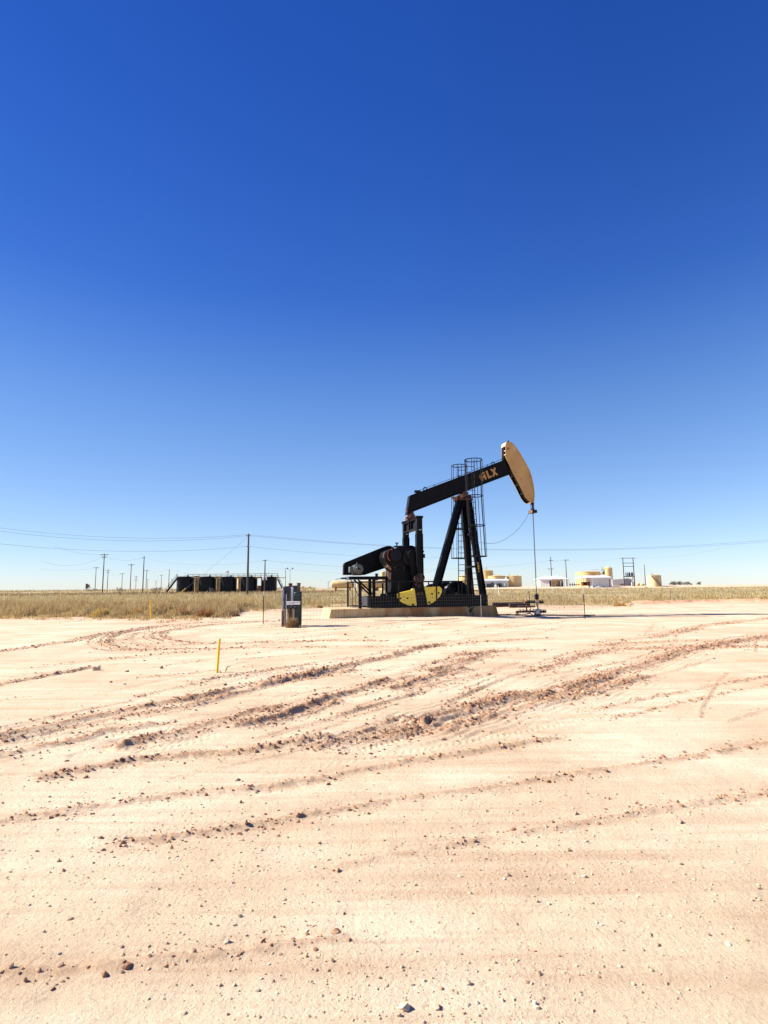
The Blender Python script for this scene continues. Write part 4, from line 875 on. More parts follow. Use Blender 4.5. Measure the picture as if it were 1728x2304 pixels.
# cranks, counterweights
def crank(v_, far=0):
    dv = v_-.30
    def q3(px, py): s_, z_ = U(px, py, .30); return (s_, z_)
    cr = part(MB().prism([q3(*p) for p in ((917, 1244), (923, 1238), (930, 1238), (936, 1243), (940, 1262), (946, 1285), (951.5, 1306), (955, 1330), (961, 1362), (935.5, 1364), (930.5, 1323), (925, 1290), (920, 1262))], v_-.09, v_+.09), 'crank_arm', BLK, .015)
    sgn = -1 if not far else 1
    pc = q3(937.5, 1302); fc = v_+sgn*.10
    MB().lathe((pc[0], fc, pc[1]), [(.02, sgn*.16), (.10, sgn*.15), (.12, sgn*.06), (.20, sgn*.05), (.21, 0)][::1], 20, 'y').build('crank_pin', RUSTL, cr)
    if not far:
        q = MB(); q.prism(PL([(931.5, 1316), (936, 1311), (941, 1317), (947, 1312), (948, 1321), (942, 1324), (938, 1319)], fc-.004), fc-.012, fc-.001); q.build('rust_stain', RUSTD, cr)
        k_ = .02712; ox, oy = 925, 1290; f2 = lambda P_: [U(ox+x_*k_, oy+y_*k_, fc) for x_, y_ in P_]
        q = MB(); dd = fc-.006
        q.prism(f2([(560,1590),(620,1600),(625,1660),(560,1650),(510,1700),(505,1760),(545,1850),(520,1870),(470,1790),(455,1700),(490,1620)]), dd, fc)
        q.prism(f2([(570,1690),(615,1680),(645,1780),(610,1800),(590,1740),(545,1745)]), dd-.002, fc)
        q.prism(f2([(655,1590),(700,1580),(735,1730),(790,1730),(795,1780),(705,1800)]), dd, fc)
        q.prism(f2([(800,1570),(850,1550),(1000,1740),(950,1760)]), dd, fc); q.prism(f2([(925,1530),(965,1520),(905,1770),(850,1780)]), dd-.003, fc)
        q.build('lettering', LETD, cr)
    # two weights
    for side, P_ in ((0, [(892, 1335.5), (897.5, 1333.5), (924, 1327.5), (924.5, 1325), (929, 1323.5), (931, 1325), (933.5, 1344), (936, 1363.5), (924, 1364), (914, 1361), (900, 1354), (893.5, 1345)]),
                     (1, [(952.5, 1321), (986, 1319), (991.5, 1324), (992.5, 1331), (988, 1341), (981, 1349), (972, 1356), (960.5, 1361), (957, 1340)])):
        fv = v_+sgn*.02
        w_ = part(MB().prism([q3(*p) for p in P_], fv-.17 if not far else fv-.03, fv+.03 if not far else fv+.17), 'counterweight', YEL if not far else BLKM, .02)
        if not far:
            holes = ((901.5, 1346.5), (917, 1346), (908, 1341.5), (909.5, 1350)) if side == 0 else ((972, 1336), (987, 1334), (978, 1329), (973, 1344))
            q = MB()
            for i, (px, py) in enumerate(holes):
                s_, z_ = U(px, py, fv-.17); r_ = (.055 if i < 2 else .03)
                q.lathe((s_, fv-.17, z_), [(r_, -.004), (r_, .02)], 12, 'y')
            for px, py in (((929.5, 1360.5),) if side == 0 else ((966, 1355.5),)):
                s_, z_ = U(px, py, fv-.17); q.box((s_, fv-.168, z_), (.13, .02, .11))
            q.build('bolt_holes', RUSTD, w_)
crank(.30); crank(2.62, 1)
# equaliser and pitmans
def pit(v_, head):
    sh, zh = U(942, head, .10); st, zt_ = U(938.5, 1300, .10)
    q = MB(); q.box((sh, v_, zh-.52), (.33, .34, 1.04)); q.box((sh, v_, zh-.05), (.42, .40, .14)); q.box((sh, v_, zh-1.02), (.28, .3, .1))
    pt = part(q, 'pitman_arm', BLK, .02)
    q = MB(); q.box((sh, v_, (zh-1.0+zt_)/2), (.30, .22, zh-1.0-zt_)); q.box((sh-.17, v_, (zh-1.0+zt_)/2), (.035, .34, zh-1.0-zt_)); q.box((sh+.17, v_, (zh-1.0+zt_)/2), (.035, .34, zh-1.0-zt_)); q.build('shaft', BLK, pt)
    MB().lathe((sh-.01, v_, zt_), [(.26, -.15), (.26, .15)], 20, 'y').build('wrist_pin_bearing', RUSTD, pt)
    q = MB(); q.box((sh+.24, v_, U(950, 1251, .1)[1]), (.16, .12, .22)); q.box((sh+.22, v_, U(950, 1241, .1)[1]), (.1, .1, .1)); q.build('clamp', BLKM, pt)
    q = MB(); q.box((sh, v_, zh+.026), (.24, .2, .012)); q.box((sh+.02, v_-.174, zh-.78), (.13, .01, .05)); q.build('plate', GALV, pt)
    return sh, zh
sh, zh = pit(.10, 1162); pit(2.80, 1162)
q = MB(); q.box((sh, VC, zh-.14), (.36, 2.4, .05)); q.box((sh, VC, zh-.68), (.36, 2.4, .05)); q.box((sh, VC, zh-.41), (.05, 2.4, .5))
for v_ in (VC-.2, VC+.2): q.box((sh, v_, zh-.41), (.3, .04, .49))
part(q, 'equalizer', BLKM, .006)
q = MB(); q.box((sh-.05, VC, zh-.02), (.62, .5, .14)); q.lathe((sh-.05, VC, zh+.16), [(.17, -.3), (.17, .3)], 18, 'y')
q.add([(sh-.38, VC-.14, zh+.62), (sh+.10, VC-.14, zh+.62), (sh+.06, VC-.14, zh+.02), (sh-.16, VC-.14, zh+.02), (sh-.38, VC+.14, zh+.62), (sh+.10, VC+.14, zh+.62), (sh+.06, VC+.14, zh+.02), (sh-.16, VC+.14, zh+.02)],
      [(0,1,2,3), (7,6,5,4), (0,4,5,1), (1,5,6,2), (2,6,7,3), (3,7,4,0)])
part(q, 'equalizer_bearing', RUST, .01)
part(MB().box((sh-.1, VC-.1, zh+.09), (.7, .3, .04)), 'bearing_plate', RUSTL)
# samson post
def leg(ptop, pbot, vt, vb, w=.36, d=.30, name='samson_leg'):
    a = U3(*ptop, vt); b_ = U3(*pbot, vb); d_ = (b_-a).normalized(); sd_ = Vector((0, 1, 0)); n_ = d_.cross(sd_).normalized()
    q = MB()
    q.bar(a, b_, .05, w-.04, (0, 1, 0))
    for k in (-1, 1): q.bar(a+n_*k*(w/2-.02), b_+n_*k*(w/2-.02), d, .04, (0, 1, 0))
    return part(q, name, BLK)
leg((1037, 1119), (975, 1343), 1.30, .95, .42, .34)
leg((1041, 1119), (1060, 1343), 1.60, 2.35, .33, .3)
nl = leg((1052, 1116), (1087.5, 1343), 1.30, .50, .34, .3)
q = MB(); a = U3(1076.5, 1275, .62); b_ = U3(1078.5, 1284.5, .59)
for (p0, p1) in (((1073.8, 1265.5), (1074.2, 1268)), ((1074.6, 1270.5), (1077.2, 1281.5)), ((1077.6, 1283.5), (1078.2, 1287))):
    dv_ = lambda y_: 1.30-.8*(y_-1116)/227-.034; q.bar(U3(*p0, dv_(p0[1])), U3(*p1, dv_(p1[1])), .012, .15)
q.build('warning_decal', YST, nl)
q = MB(); q.bar(U3(1048, 1204, 2.0), U3(1060, 1202, .95), .1, .12, (1, 0, 0)); q.bar(U3(1050, 1276, 2.1), U3(1070, 1274.5, .7), .1, .12, (1, 0, 0)); q.bar(U3(1022, 1191, 1.3), U3(1038, 1191, 2.0), .06, .08, (1, 0, 0)); part(q, 'cross_brace', BLKM)
c0 = U3(1043, 1113, VC)
q = MB(); q.lathe(c0, [(.17, -.34), (.17, -.28), (.2, -.26), (.2, .26), (.17, .28), (.17, .34)], 20, 'y'); q.box(c0-Vector((0, 0, .17)), (.62, .5, .16)); q.box(c0-Vector((-.02, 0, .32)), (.9, .62, .12)); part(q, 'center_bearing', RUST, .01)
part(MB().prism(PL([(1018, 1119), (1026, 1117), (1036, 1117), (1030, 1126), (1022, 1127), (1020, 1124)], 1.2), 1.2, 1.26).box(c0+Vector((-.25, -.25, -.12)), (.2, .12, .2)), 'gusset', RUSTL)
q = MB(); q.prism(PL([(1024, 1119), (1058, 1112), (1062, 1132), (1052, 1140), (1030, 1136)], 1.28), 1.28, 1.62); part(q, 'post_head', BLK, .01)
# walking beam: I section with boxed side
vb0, vb1 = VC-.21, VC+.21
bt = U(923.2, 1115.5, vb0); br_ = U(1141, 1033.3, vb0); bl = U(917, 1158, vb0); bl2 = U(932, 1149.3, vb0); brb = U(1147, 1066, vb0)
slope = (br_[1]-bt[1])/(br_[0]-bt[0])
beam = part(MB().prism([bt, br_, (brb[0]+.1, brb[1]), bl2, bl], vb0+.06, vb1-.06), 'walking_beam', BLK)
def strip(p, q_, h_, off, v0_, v1_, nm, M=BLK, par=beam):
    d_ = Vector((q_[0]-p[0], 0, q_[1]-p[1])).normalized(); n_ = Vector((-d_.z, 0, d_.x)); a = Vector((p[0], (v0_+v1_)/2, p[1]))+n_*off; b_ = Vector((q_[0], (v0_+v1_)/2, q_[1]))+n_*off
    return MB().bar(a, b_, v1_-v0_, h_).build(nm, M, par)
strip(bt, br_, .05, .0, vb0-.02, vb1+.02, 'top_flange'); strip(bl2, brb, .05, .0, vb0-.02, vb1+.02, 'bottom_flange')
strip(bt, bl, .03, -.02, vb0-.02, vb1+.02, 'end_plate', BLKM)
k_ = .03617; f1 = lambda P_: [U(1070+x_*k_, 1040+y_*k_, vb0+.055) for x_, y_ in P_]
q = MB(); v1_ = vb0+.061; v0_ = vb0+.050
q.prism(f1([(338,690),(290,735),(258,810),(248,890),(262,990),(300,1070),(345,1112)]), v0_, v1_)
q.prism(f1([(372,690),(430,635),(500,595),(545,612),(578,690),(500,700),(440,740),(400,790),(372,835)]), v0_, v1_)
q.prism(f1([(480,775),(585,742),(692,1050),(602,1092),(545,960),(430,985),(495,1120),(435,1205),(372,1130),(372,880),(478,852)]), v0_, v1_)
q.prism(f1([(618,555),(730,518),(845,850),(985,828),(1012,928),(790,1022)]), v0_, v1_)
q.prism(f1([(893,442),(1000,410),(1412,780),(1312,832)]), v0_, v1_); q.prism(f1([(1125,355),(1247,320),(1165,880),(1058,912)]), v0_-.002, v1_)
q.build('lettering', LET, beam)
dirb = Vector((br_[0]-bt[0], 0, br_[1]-bt[1])).normalized(); nb_ = Vector((-dirb.z, 0, dirb.x))
for px, py in ((1109.8, 1044.5), (957, 1101.2)):
    c0 = U3(px, py, VC)+nb_*.03; MB().tube([c0+(dirb*math.cos(a_)+nb_*math.sin(a_))*.105 for a_ in np.linspace(0, 2*math.pi, 17)[:-1]], .028, 6, True).build('lifting_eye', BLK, beam)
q = MB(); pA = Vector((bt[0]+.35, VC+.1, bt[1]))+dirb*0; L0 = (Vector((br_[0], 0, br_[1]))-Vector((bt[0], 0, bt[1]))).length
base_ = Vector((bt[0], VC-.1, bt[1])); q.tube([base_+dirb*.4+nb_*.12, base_+dirb*(L0*.5)+nb_*.10, base_+dirb*(L0-.05)+nb_*.12], .014, 5)
for k in (.07, .17, .25, .5, .8, .97): q.tube([base_+dirb*(L0*k), base_+dirb*(L0*k)+nb_*.15], .02, 5)
q.box(base_+dirb*.55+nb_*.09, (.34, .2, .14)); q.build('grease_line', BLKM, beam)
# horsehead
vh0, vh1 = VC-.30, VC+.30
HP = [(1137.4, 1029.2), (1137.4, 1001.7), (1139.2, 995.2), (1149.3, 995.6), (1155.8, 1001), (1161.6, 1009), (1167.5, 1017), (1172.4, 1024.9), (1182.6, 1042.2), (1190.5, 1058.1), (1195.6, 1072.6), (1199.9, 1092.9), (1201.8, 1110.2), (1201.6, 1120), (1200.8, 1127), (1195.6, 1130.5), (1189.8, 1127.6), (1182.5, 1118.9), (1168, 1090), (1153.6, 1063.9), (1141, 1036.5)]
poly = PL(HP, vh0)
head = part(MB().prism(poly, vh0, vh0+.03), 'horsehead', TANH, .008)
MB().prism(poly, vh1-.03, vh1).build('side_plate', TANH, head)
c_ = Vector((sum(p[0] for p in poly)/len(poly), 0, sum(p[1] for p in poly)/len(poly)))
MB().prism([(p[0], p[1]) for p in poly], vh1-.036, vh1-.0325).build('inner_lining', BLK, head, smooth=False)
fr = poly[2:16]
q = MB()
for i in range(len(fr)-1):
    a, b_ = fr[i], fr[i+1]; q.bar((a[0], VC, a[1]), (b_[0], VC, b_[1]), vh1-vh0+.05, .05)
q.build('front_plate', TANH, head)
q = MB(); pb_ = poly[16:]+[poly[0]]
sh_ = .10
for i in range(len(pb_)-1):
    a, b_ = pb_[i], pb_[i+1]; q.bar((a[0]+sh_, VC, a[1]+.05), (b_[0]+sh_, VC, b_[1]+.05), vh1-vh0-.07, .03)
q.build('inner_frame', BLK, head)
q = MB()
for k in (.2, .42, .64, .86):
    i = 16+int(k*3.99); a = Vector((*poly[16],)).lerp(Vector((*poly[20],)), k); q.bar((a.x+.02, vh0+.03, a.y), (a.x+.02, vh1-.03, a.y), .05, .10, (1, 0, 0))
q.build('stiffener', BLKM, head)
a, b_ = poly[1], poly[2]; MB().bar((a[0]-.012, VC, a[1]-.05), (b_[0]-.012, VC, b_[1]), vh1-vh0, .03).build('top_plate', CRM, head)
for py, dz in ((1013, .05), (1022, .06)):
    s_, z_ = U(1137.4, py, vh0); MB().bar((s_+.04, vh0+.03, z_), (s_+.04, vh1-.03, z_+.0), .05, dz, (1, 0, 0)).build('hinge_bar', CRM, head)
s_, z_ = U(1139, 1028, vh0); MB().prism([(s_-.05, z_-.15), (s_+.2, z_-.15), (s_+.2, z_+.8), (s_-.02, z_+.8)], vh0+.25, vh1-.04).build('beam_socket', BLK, head)
c0 = U3(1143.5, 994.5, vh0+.1); MB().lathe(c0, [(.05, -.05), (.07, 0), (.05, .08)], 10).build('lifting_lug', BLKM, head)
c0 = U3(1191.5, 1073, vh0); MB().lathe(c0, [(.045, -.006), (.045, .01)], 14, 'y').lathe(U3(1150, 1008, vh0), [(.001, -.003), (.001, .0)], 6, 'y').build('inspection_port', RUSTL, head)
q = MB(); q.prism(PL([(1152.5, 1002.5), (1155, 1001.8), (1160.5, 1011.5), (1157.5, 1013.5)], vh0), vh0-.003, vh0); q.build('pale_patch', CRM, head)
q = MB(); q.prism(PL([(1140, 1007), (1144, 1006), (1147.5, 1010), (1144, 1012.5), (1140.5, 1011.5)], vh0), vh0-.003, vh0); q.prism(PL([(1157.5, 1062), (1162.5, 1061.5), (1163, 1063), (1160, 1065)], vh0), vh0-.003, vh0); q.build('rust_patch', RUSTL, head)
q = MB()
for px, py in ((1189.5, 1057), (1199.5, 1100), (1171.5, 1078), (1174.8, 1084.5), (1181, 1097.5)): q.lathe(U3(px, py, vh0), [(.03, -.004), (.03, .0)], 8, 'y')
q.build('rust_spots', RUST, head)
# bridle, carrier bar, rod, cable
cb = U3(1199, 1151.5, VC)
q = MB()
for v_ in (VC-.2, VC+.2): q.tube([(poly[13][0]-.02, v_, poly[13][1]+.6), (poly[13][0], v_, poly[13][1]-.1), (cb.x, v_, cb.z+.05)], .018, 6)
part(q, 'bridle_rope', ROPE)
carrier = part(MB().box(cb, (.30, .55, .19)), 'carrier_bar', BLKM, .015)
q = MB(); q.lathe(cb+Vector((0, 0, .1)), [(.09, 0), (.09, .12), (.06, .14), (.06, .34), (.10, .36), (.10, .46), (.04, .52)], 14); q.tube([cb+Vector((-.12, 0, .1)), cb+Vector((-.13, 0, .42)), cb+Vector((-.02, 0, .5))], .015, 5); q.build('rod_clamp', RUSTD, carrier)
MB().box(cb+Vector((-.17, 0, -.01)), (.035, .5, .15)).build('end_plate', RUSTL, carrier)
wz = U3(1206.5, 1346, VC); part(MB().cyl((cb.x, VC, cb.z+.1), (cb.x, VC, wz.z), .032, n=10), 'polished_rod', STEEL)
q = MB(); ca = U3(1193, 1148, VC-.15); cbb = U3(1056, 1216, .6); pts = [(1193, 1148), (1185, 1166), (1172, 1184), (1155, 1201), (1138, 1213), (1122, 1220.5), (1108, 1223), (1095, 1222.5), (1080, 1220.5), (1068, 1219)]
q.tube([U3(px, py, VC-.2-(i/9)*.7) for i, (px, py) in enumerate(pts)], .010, 5); part(q, 'signal_cable', ROPE)
# motor, platform, belt guard
part(MB().prism(PL([(773.3, 1293.7), (773.6, 1272), (775, 1267.5), (779, 1264.8), (864, 1230.3), (871, 1228.2), (878, 1228.0), (885, 1231), (891, 1237), (893, 1246), (890, 1256), (880, 1266), (866, 1278.4), (845, 1285.5), (823.5, 1292.8), (822, 1293.7)], 2.35), 2.35, 2.75), 'belt_guard', BLK, .02)
mc = U3(804.5, 1280.5, 1.0); mr = .275
mo = part(MB().lathe((mc.x, 0, mc.z), [(.10, .62), (.17, .63), (.19, .66), (mr*.98, .68), (mr, .74), (mr, .95), (mr*.92, .96), (mr*.92, 1.5), (mr, 1.52), (mr, 1.66), (mr*.5, 1.7)], 32, 'y'), 'motor', GREY)
q = MB()
for k in range(16):
    a_ = 2*math.pi*k/16; q.box((mc.x+math.cos(a_)*mr*.94, 1.23, mc.z+math.sin(a_)*mr*.94), (.03, .52, .03), Matrix.Rotation(-a_, 3, 'Y'))
q.build('cooling_fins', GREY, mo); MB().lathe((mc.x, 0, mc.z), [(.015, .6), (.06, .61), (.07, .64)], 12, 'y').build('shaft_cap', BLKM, mo)
MB().box((mc.x-.36, 1.05, mc.z-.03), (.24, .38, .33)).build('junction_box', GREY, mo, .02)
MB().box((mc.x, 1.15, mc.z-mr-.02), (.5, .75, .10)).build('motor_feet', RUSTD, mo)
MB().lathe((mc.x, 1.2, mc.z+mr), [(.025, 0), (.03, .08), (.015, .12)], 8).build('lifting_eye', GREY, mo)
sa, za = U(785, 1300.5, .85); sb, zb_ = U(884, 1300.5, .85)
q = MB()
for v_ in (.85, 1.9): q.box(((sa+sb)/2, v_, za), (sb-sa, .12, .17))
for k in (.02, .25, .5, .9): q.box((sa+(sb-sa)*k, 1.38, za), (.12, .95, .15))
plat = part(q, 'motor_platform', BLK, .008)
q = MB(); q.box(U3(781.5, 1301, .85), (.14, .25, .12)); q.build('end_cap', GALV, plat)
q = MB(); q.tube([U3(782, 1301, .8), U3(770, 1301.2, .8), U3(766, 1302, .8)], [.05, .05, .02], 8); q.tube([U3(766, 1302, .8), U3(755, 1303.2, .8)], .014, 5); q.build('brake_lever', BLKM, plat)
for px, v_ in ((832, 1.9), (841, .85), (870, 1.9)):
    a = U3(px, 1304, v_); MB().bar(a, (a.x, a.y, z1-.02), .14, .16).build('support_leg', BLK, plat)
q = MB(); q.bar(U3(797, 1305, .85), U3(832, 1338, .85), .08, .09); q.bar(U3(806, 1305, 1.9), U3(839, 1338, 1.9), .08, .09); q.bar(U3(789, 1304, 1.9), U3(818, 1366, 1.9), .03, .04); q.build('diagonal_brace', BLK, plat)
q = MB(); a = U3(830, 1345, .4); q.box((a.x-.02, VC, (z0+z1)/2+.04), (.10, 1.9, z1-z0-.1)); part(q, 'skid_end_plate', CBX)
q = MB(); q.box(U3(862, 1339, .9), (.26, .3, .16)); q.tube([U3(861, 1337, .9), U3(861, 1312, .9)], .05, 8); q.box(U3(873, 1337, 1.2), (.2, .4, .2)); part(q, 'control_stand', BLKM)
# ladders with cages
def ladder(left, right, hoops, v_, vr, rcage, rungs, bars=7, cc=.5):
    """left/right: pixel polylines of rails; hoops: (px_left, px_right, py)"""
    q = MB(); q.tube([U3(px, py, v_) for px, py in left], .028, 6); q.tube([U3(px, py, v_) for px, py in right], .028, 6)
    ly = [p[1] for p in left]; lx = [p[0] for p in left]; ry = [p[1] for p in right]; rx = [p[0] for p in right]
    y_ = rungs[0]
    while y_ < rungs[1]:
        q.tube([U3(np.interp(y_, ly, lx), y_, v_), U3(np.interp(y_, ry, rx), y_, v_)], .020, 5); y_ += 13.3
    ld = part(q, 'ladder', BLKM)
    cg = MB(); rings = []
    for (a_, b2, py) in hoops:
        pl = U3(a_, py, v_+vr); pr = U3(b2, py, v_+vr); c = (pl+pr)/2; r_ = (pr-pl).length/2; rings.append((c, r_))
        cg.tube([c+Vector((r_*math.cos(t_), r_*math.sin(t_), 0)) for t_ in np.linspace(0, 2*math.pi, 25)[:-1]], .027, 6, True)
    for k in range(bars):
        t_ = math.pi*(k/(bars-1))*(-1.0) if vr < 0 else math.pi*(k/(bars-1))*(-1)
        t_ = -math.pi*(-.08+1.16*k/(bars-1))
        cg.tube([c+Vector((r_*math.cos(t_), r_*math.sin(t_), 0)) for c, r_ in rings], .018, 5)
    cg.build('safety_cage', BLKM, ld)
ladder([(1047.5, 1034), (1050, 1104), (1053.3, 1150), (1059, 1226), (1062, 1286), (1067, 1341)], [(1066.5, 1034), (1068, 1104), (1070.5, 1150), (1076, 1226), (1080, 1286), (1085, 1341)],
       [(1046.6, 1083, 1035), (1050, 1085, 1116), (1055, 1089.5, 1182.5), (1061, 1094, 1252)], .22, -.25, .45, (1050, 1340))
ladder([(1031, 1048), (1031.2, 1150), (1031.5, 1256), (1032, 1341)], [(1048, 1048), (1047, 1150), (1046.5, 1256), (1047, 1341)],
       [(1017, 1048, 1048), (1017, 1047.5, 1120), (1016.8, 1047, 1190), (1016.6, 1046.5, 1256)], 2.75, .0, .4, (1058, 1340))

# ------------------------------------------------------------------ guard railing round the pump
rl = thing('guard_rail', 'black metal guard rail panels around the pump jack', 'railing', P0, YAW)
def panel(pA_, pB_, top, bars=()):
    q = MB(); 
    for z_ in (ZP+.08, top-.04): q.bar((pA_[0], pA_[1], z_), (pB_[0], pB_[1], z_), .05, .07, (0, 0, 1))
    for k in bars: q.tube([(pA_[0]+(pB_[0]-pA_[0])*k, pA_[1]+(pB_[1]-pA_[1])*k, ZP+.08), (pA_[0]+(pB_[0]-pA_[0])*k, pA_[1]+(pB_[1]-pA_[1])*k, top-.04)], .018, 6)
    q.build('rail_panel', BLKM, rl)
ztop = U(870, 1307, .10)[1]
sx = [U(px, 1368, .10)[0] for px in (810, 898, 983, 1064)]
for s_ in sx: MB().box((s_, .10, (ZP+.015+ztop)/2), (.06 if s_ != sx[0] else .16, .06 if s_ != sx[0] else .12, ztop-ZP)).build('post', BLKM, rl)
for i in range(3): panel((sx[i]+.05, .10), (sx[i+1]-.04, .10), ztop)
sf = sx[0]-.18; panel((sx[0], .12), (sf, 2.75), ztop, (.33, .62)); MB().box((sf, 2.8, (ZP+.015+ztop)/2), (.09, .09, ztop-ZP)).build('post', BLKM, rl)
sfr = [sf, sf+2.5, sf+5.0, sf+7.2]
for i in range(3):
    panel((sfr[i]+.05, 2.8), (sfr[i+1], 2.8), ztop); MB().box((sfr[i+1]+.03, 2.8, (ZP+.015+ztop)/2), (.06, .06, ztop-ZP)).build('post', BLKM, rl)

# ------------------------------------------------------------------ coils of black pipe behind the unit
def coil(px, D, rad, zc, label, tilt, nr=6):
    p = AT(px, 1330, D); zb = float(tz(p.x, D)); t = thing('pipe_coil', label, 'pipe coil', (p.x, D, zb), tilt, 'coils of black poly pipe')
    q = MB()
    for k in range(nr):
        rr_ = rad-.02-.075*k
        for j in range(5):
            q.tube([(math.cos(a_)*(rr_+.01*math.sin(3*a_+k)), (j-2)*.085+.03*math.sin(2*a_+k), zc+rr_*math.sin(a_)) for a_ in np.linspace(0, 2*math.pi, 41)[:-1]], .038, 6, True)
    q.build('coil', HOSE, t)
    MB().box((0, 0, zc), (.10, .55, 2*rad-.02)).build('strap', BLKM, t)
coil(975, 36.6, .72, 1.10, 'left coil of black pipe arching above the right yellow counterweight', R(8)); coil(1003, 36.9, .86, 1.06, 'middle coil of shiny black pipe behind the pump skid', R(28)); coil(1028, 36.4, .90, 1.06, 'right coil of black pipe behind the pump support legs', R(12), 9)

# ------------------------------------------------------------------ wellhead
wp = P0+uu*cb.x+vv*VC; wz0 = -.15
wp.z = gz(wp.x, wp.y)-.02
wh = thing('wellhead', 'greasy wellhead with valves under the polished rod', 'wellhead', wp, YAW)
zs = P0.z+wz.z-wp.z   # stuffing box height above well ground
def zpx(py): return AT(1207, py, wp.y).z-wp.z
def xpx(px): return (AT(px, 1370, wp.y).x-wp.x)
MB().lathe((0, 0, 0), [(.20, -.1), (.22, 0), (.16, .12), (.15, .18)], 18).build('surface_casing', BLKM, wh)
MB().lathe((0, 0, zpx(1381)), [(.14, -.05), (.23, 0), (.23, .05), (.17, .07), (.17, .20), (.24, .22), (.24, .28), (.12, .30)], 20).build('casing_head', GALV, wh)
MB().lathe((0, 0, zpx(1372)), [(.09, 0), (.09, .42), (.13, .43), (.13, .5), (.07, .52)], 16).build('tubing', CRM, wh)
MB().lathe((0, 0, zpx(1356)), [(.08, -.05), (.1, 0), (.1, .12), (.06, .14), (.06, .25)], 14).build('pumping_tee', RUSTL, wh)
MB().lathe((0, 0, zpx(1349)), [(.06, 0), (.13, .04), (.15, .1), (.11, .14), (.13, .2), (.13, .28), (.08, .33), (.05, .36)], 16).build('stuffing_box', BLKM, wh)
def arm(zp, x0, x1, M1, M2, nm):
    z_ = zpx(zp); q = MB(); q.tube([(xpx(x0), 0, z_), (xpx(x1), 0, z_)], .035, 8); ar = q.build(nm, M1, wh)
    n_ = int(abs(x1-x0)/9)
    for k in range(n_+1):
        x_ = xpx(x0)+(xpx(x1)-xpx(x0))*(k+.5)/(n_+1)
        MB().lathe((x_, 0, z_), [(.05, -.10), (.085, -.06), (.06, -.02), (.06, .03), (.085, .06), (.04, .10)], 10, 'x').box((x_+.03, -.02, z_+.11), (.14, .03, .04), Matrix.Rotation(.4, 3, 'Y')).build('valve', M2, ar)
arm(1354.5, 1181, 1204, CRM, BLKM, 'flow_arm'); arm(1355.5, 1211, 1225, RUSTD, BLKM, 'flow_arm'); arm(1375.5, 1161, 1202, RUSTL, RUSTD, 'casing_arm'); arm(1376.5, 1212, 1230, RUSTD, BLKM, 'casing_arm')
MB().tube([(xpx(1182.4), 0, zpx(1353)), (xpx(1182.4), 0, zpx(1374.5))], .04, 8).build('riser', RUST, wh); MB().lathe((xpx(1181), 0, zpx(1353.7)), [(.05, -.1), (.08, -.02), (.05, .06)], 10, 'x').build('elbow', ORG, wh)
MB().lathe((xpx(1160), 0, zpx(1376)), [(.05, -.12), (.09, -.04), (.09, .06), (.05, .1)], 12, 'x').build('end_valve', ORG, wh)
# hose at the well, and dark tubes laid along the sand
def hose(name, pts, r_, M, label, cat, lift=.02):
    P_ = [G(*p) for p in pts]; o = P_[0].copy(); Q = []
    for i in range(len(P_)-1):
        for k in range(8):
            a = P_[i].lerp(P_[i+1], k/8); Q.append(Vector((a.x, a.y, gz(a.x, a.y)+lift))-o)
    MB().tube(Q, r_, 7).build(name, M, loc=o, label=label, cat=cat)
hose('shadow_line_tube', [(1104, 1383), (1128, 1383.5), (1150, 1382), (1175, 1385), (1198, 1386), (1222, 1383.5), (1260, 1384), (1300, 1385), (1345, 1385)], .045, RUSTD, 'dark flow line lying on the sand past the wellhead', 'pipe')  # dark tube stands in for the pump's long cast shadow
hose('black_hose', [(1160, 1381), (1180, 1382), (1192, 1379.5), (1203, 1386), (1213, 1388)], .035, BLKM, 'black hose looping on the ground at the wellhead base', 'hose')
hose('dark_ground_line', [(842, 1397), (880, 1396.5), (930, 1396.2), (985, 1395.0), (1040, 1390.5)], .010, BLKM, 'thin cable lying on the sand in front of the pad', 'cable', .012)  # thin dark tube following a line on the sand before the pad
# stacked rusty pipes
p = G(1108, 1365.5); a = AT(1152, 1364, p.y+.6)
t = MB(); t.lathe((0, 0, .19), [(.165, 0), (.185, .01), (.185, 2.6), (.165, 2.62)], 20, 'x').lathe((0, 0, .19), [(.14, -.004), (.14, .0)], 16, 'x'); w2 = t.build('large_pipe', RUSTD, loc=(p.x, p.y, gz(p.x, p.y)), label='left length of large dark rusty pipe lying behind the pad', cat='pipe', group='large rusty pipes behind the pad')
w2.rotation_euler = (0, 0, R(9)); b_ = G(1146, 1367); o = w2.copy(); COL.objects.link(o); o.location = (b_.x, b_.y, gz(b_.x, b_.y)); o.scale = (.62, .9, .9); o['label'] = 'right shorter length of large dark pipe nearer the wellhead'
c_ = G(1166, 1367); MB().tube([(0, 0, .1), (1.6, .3, .07)], .07, 10).build('rusty_pipe', RUST, loc=c_, label='thin reddish rusty pipe on the sand beside the wellhead riser', cat='pipe')

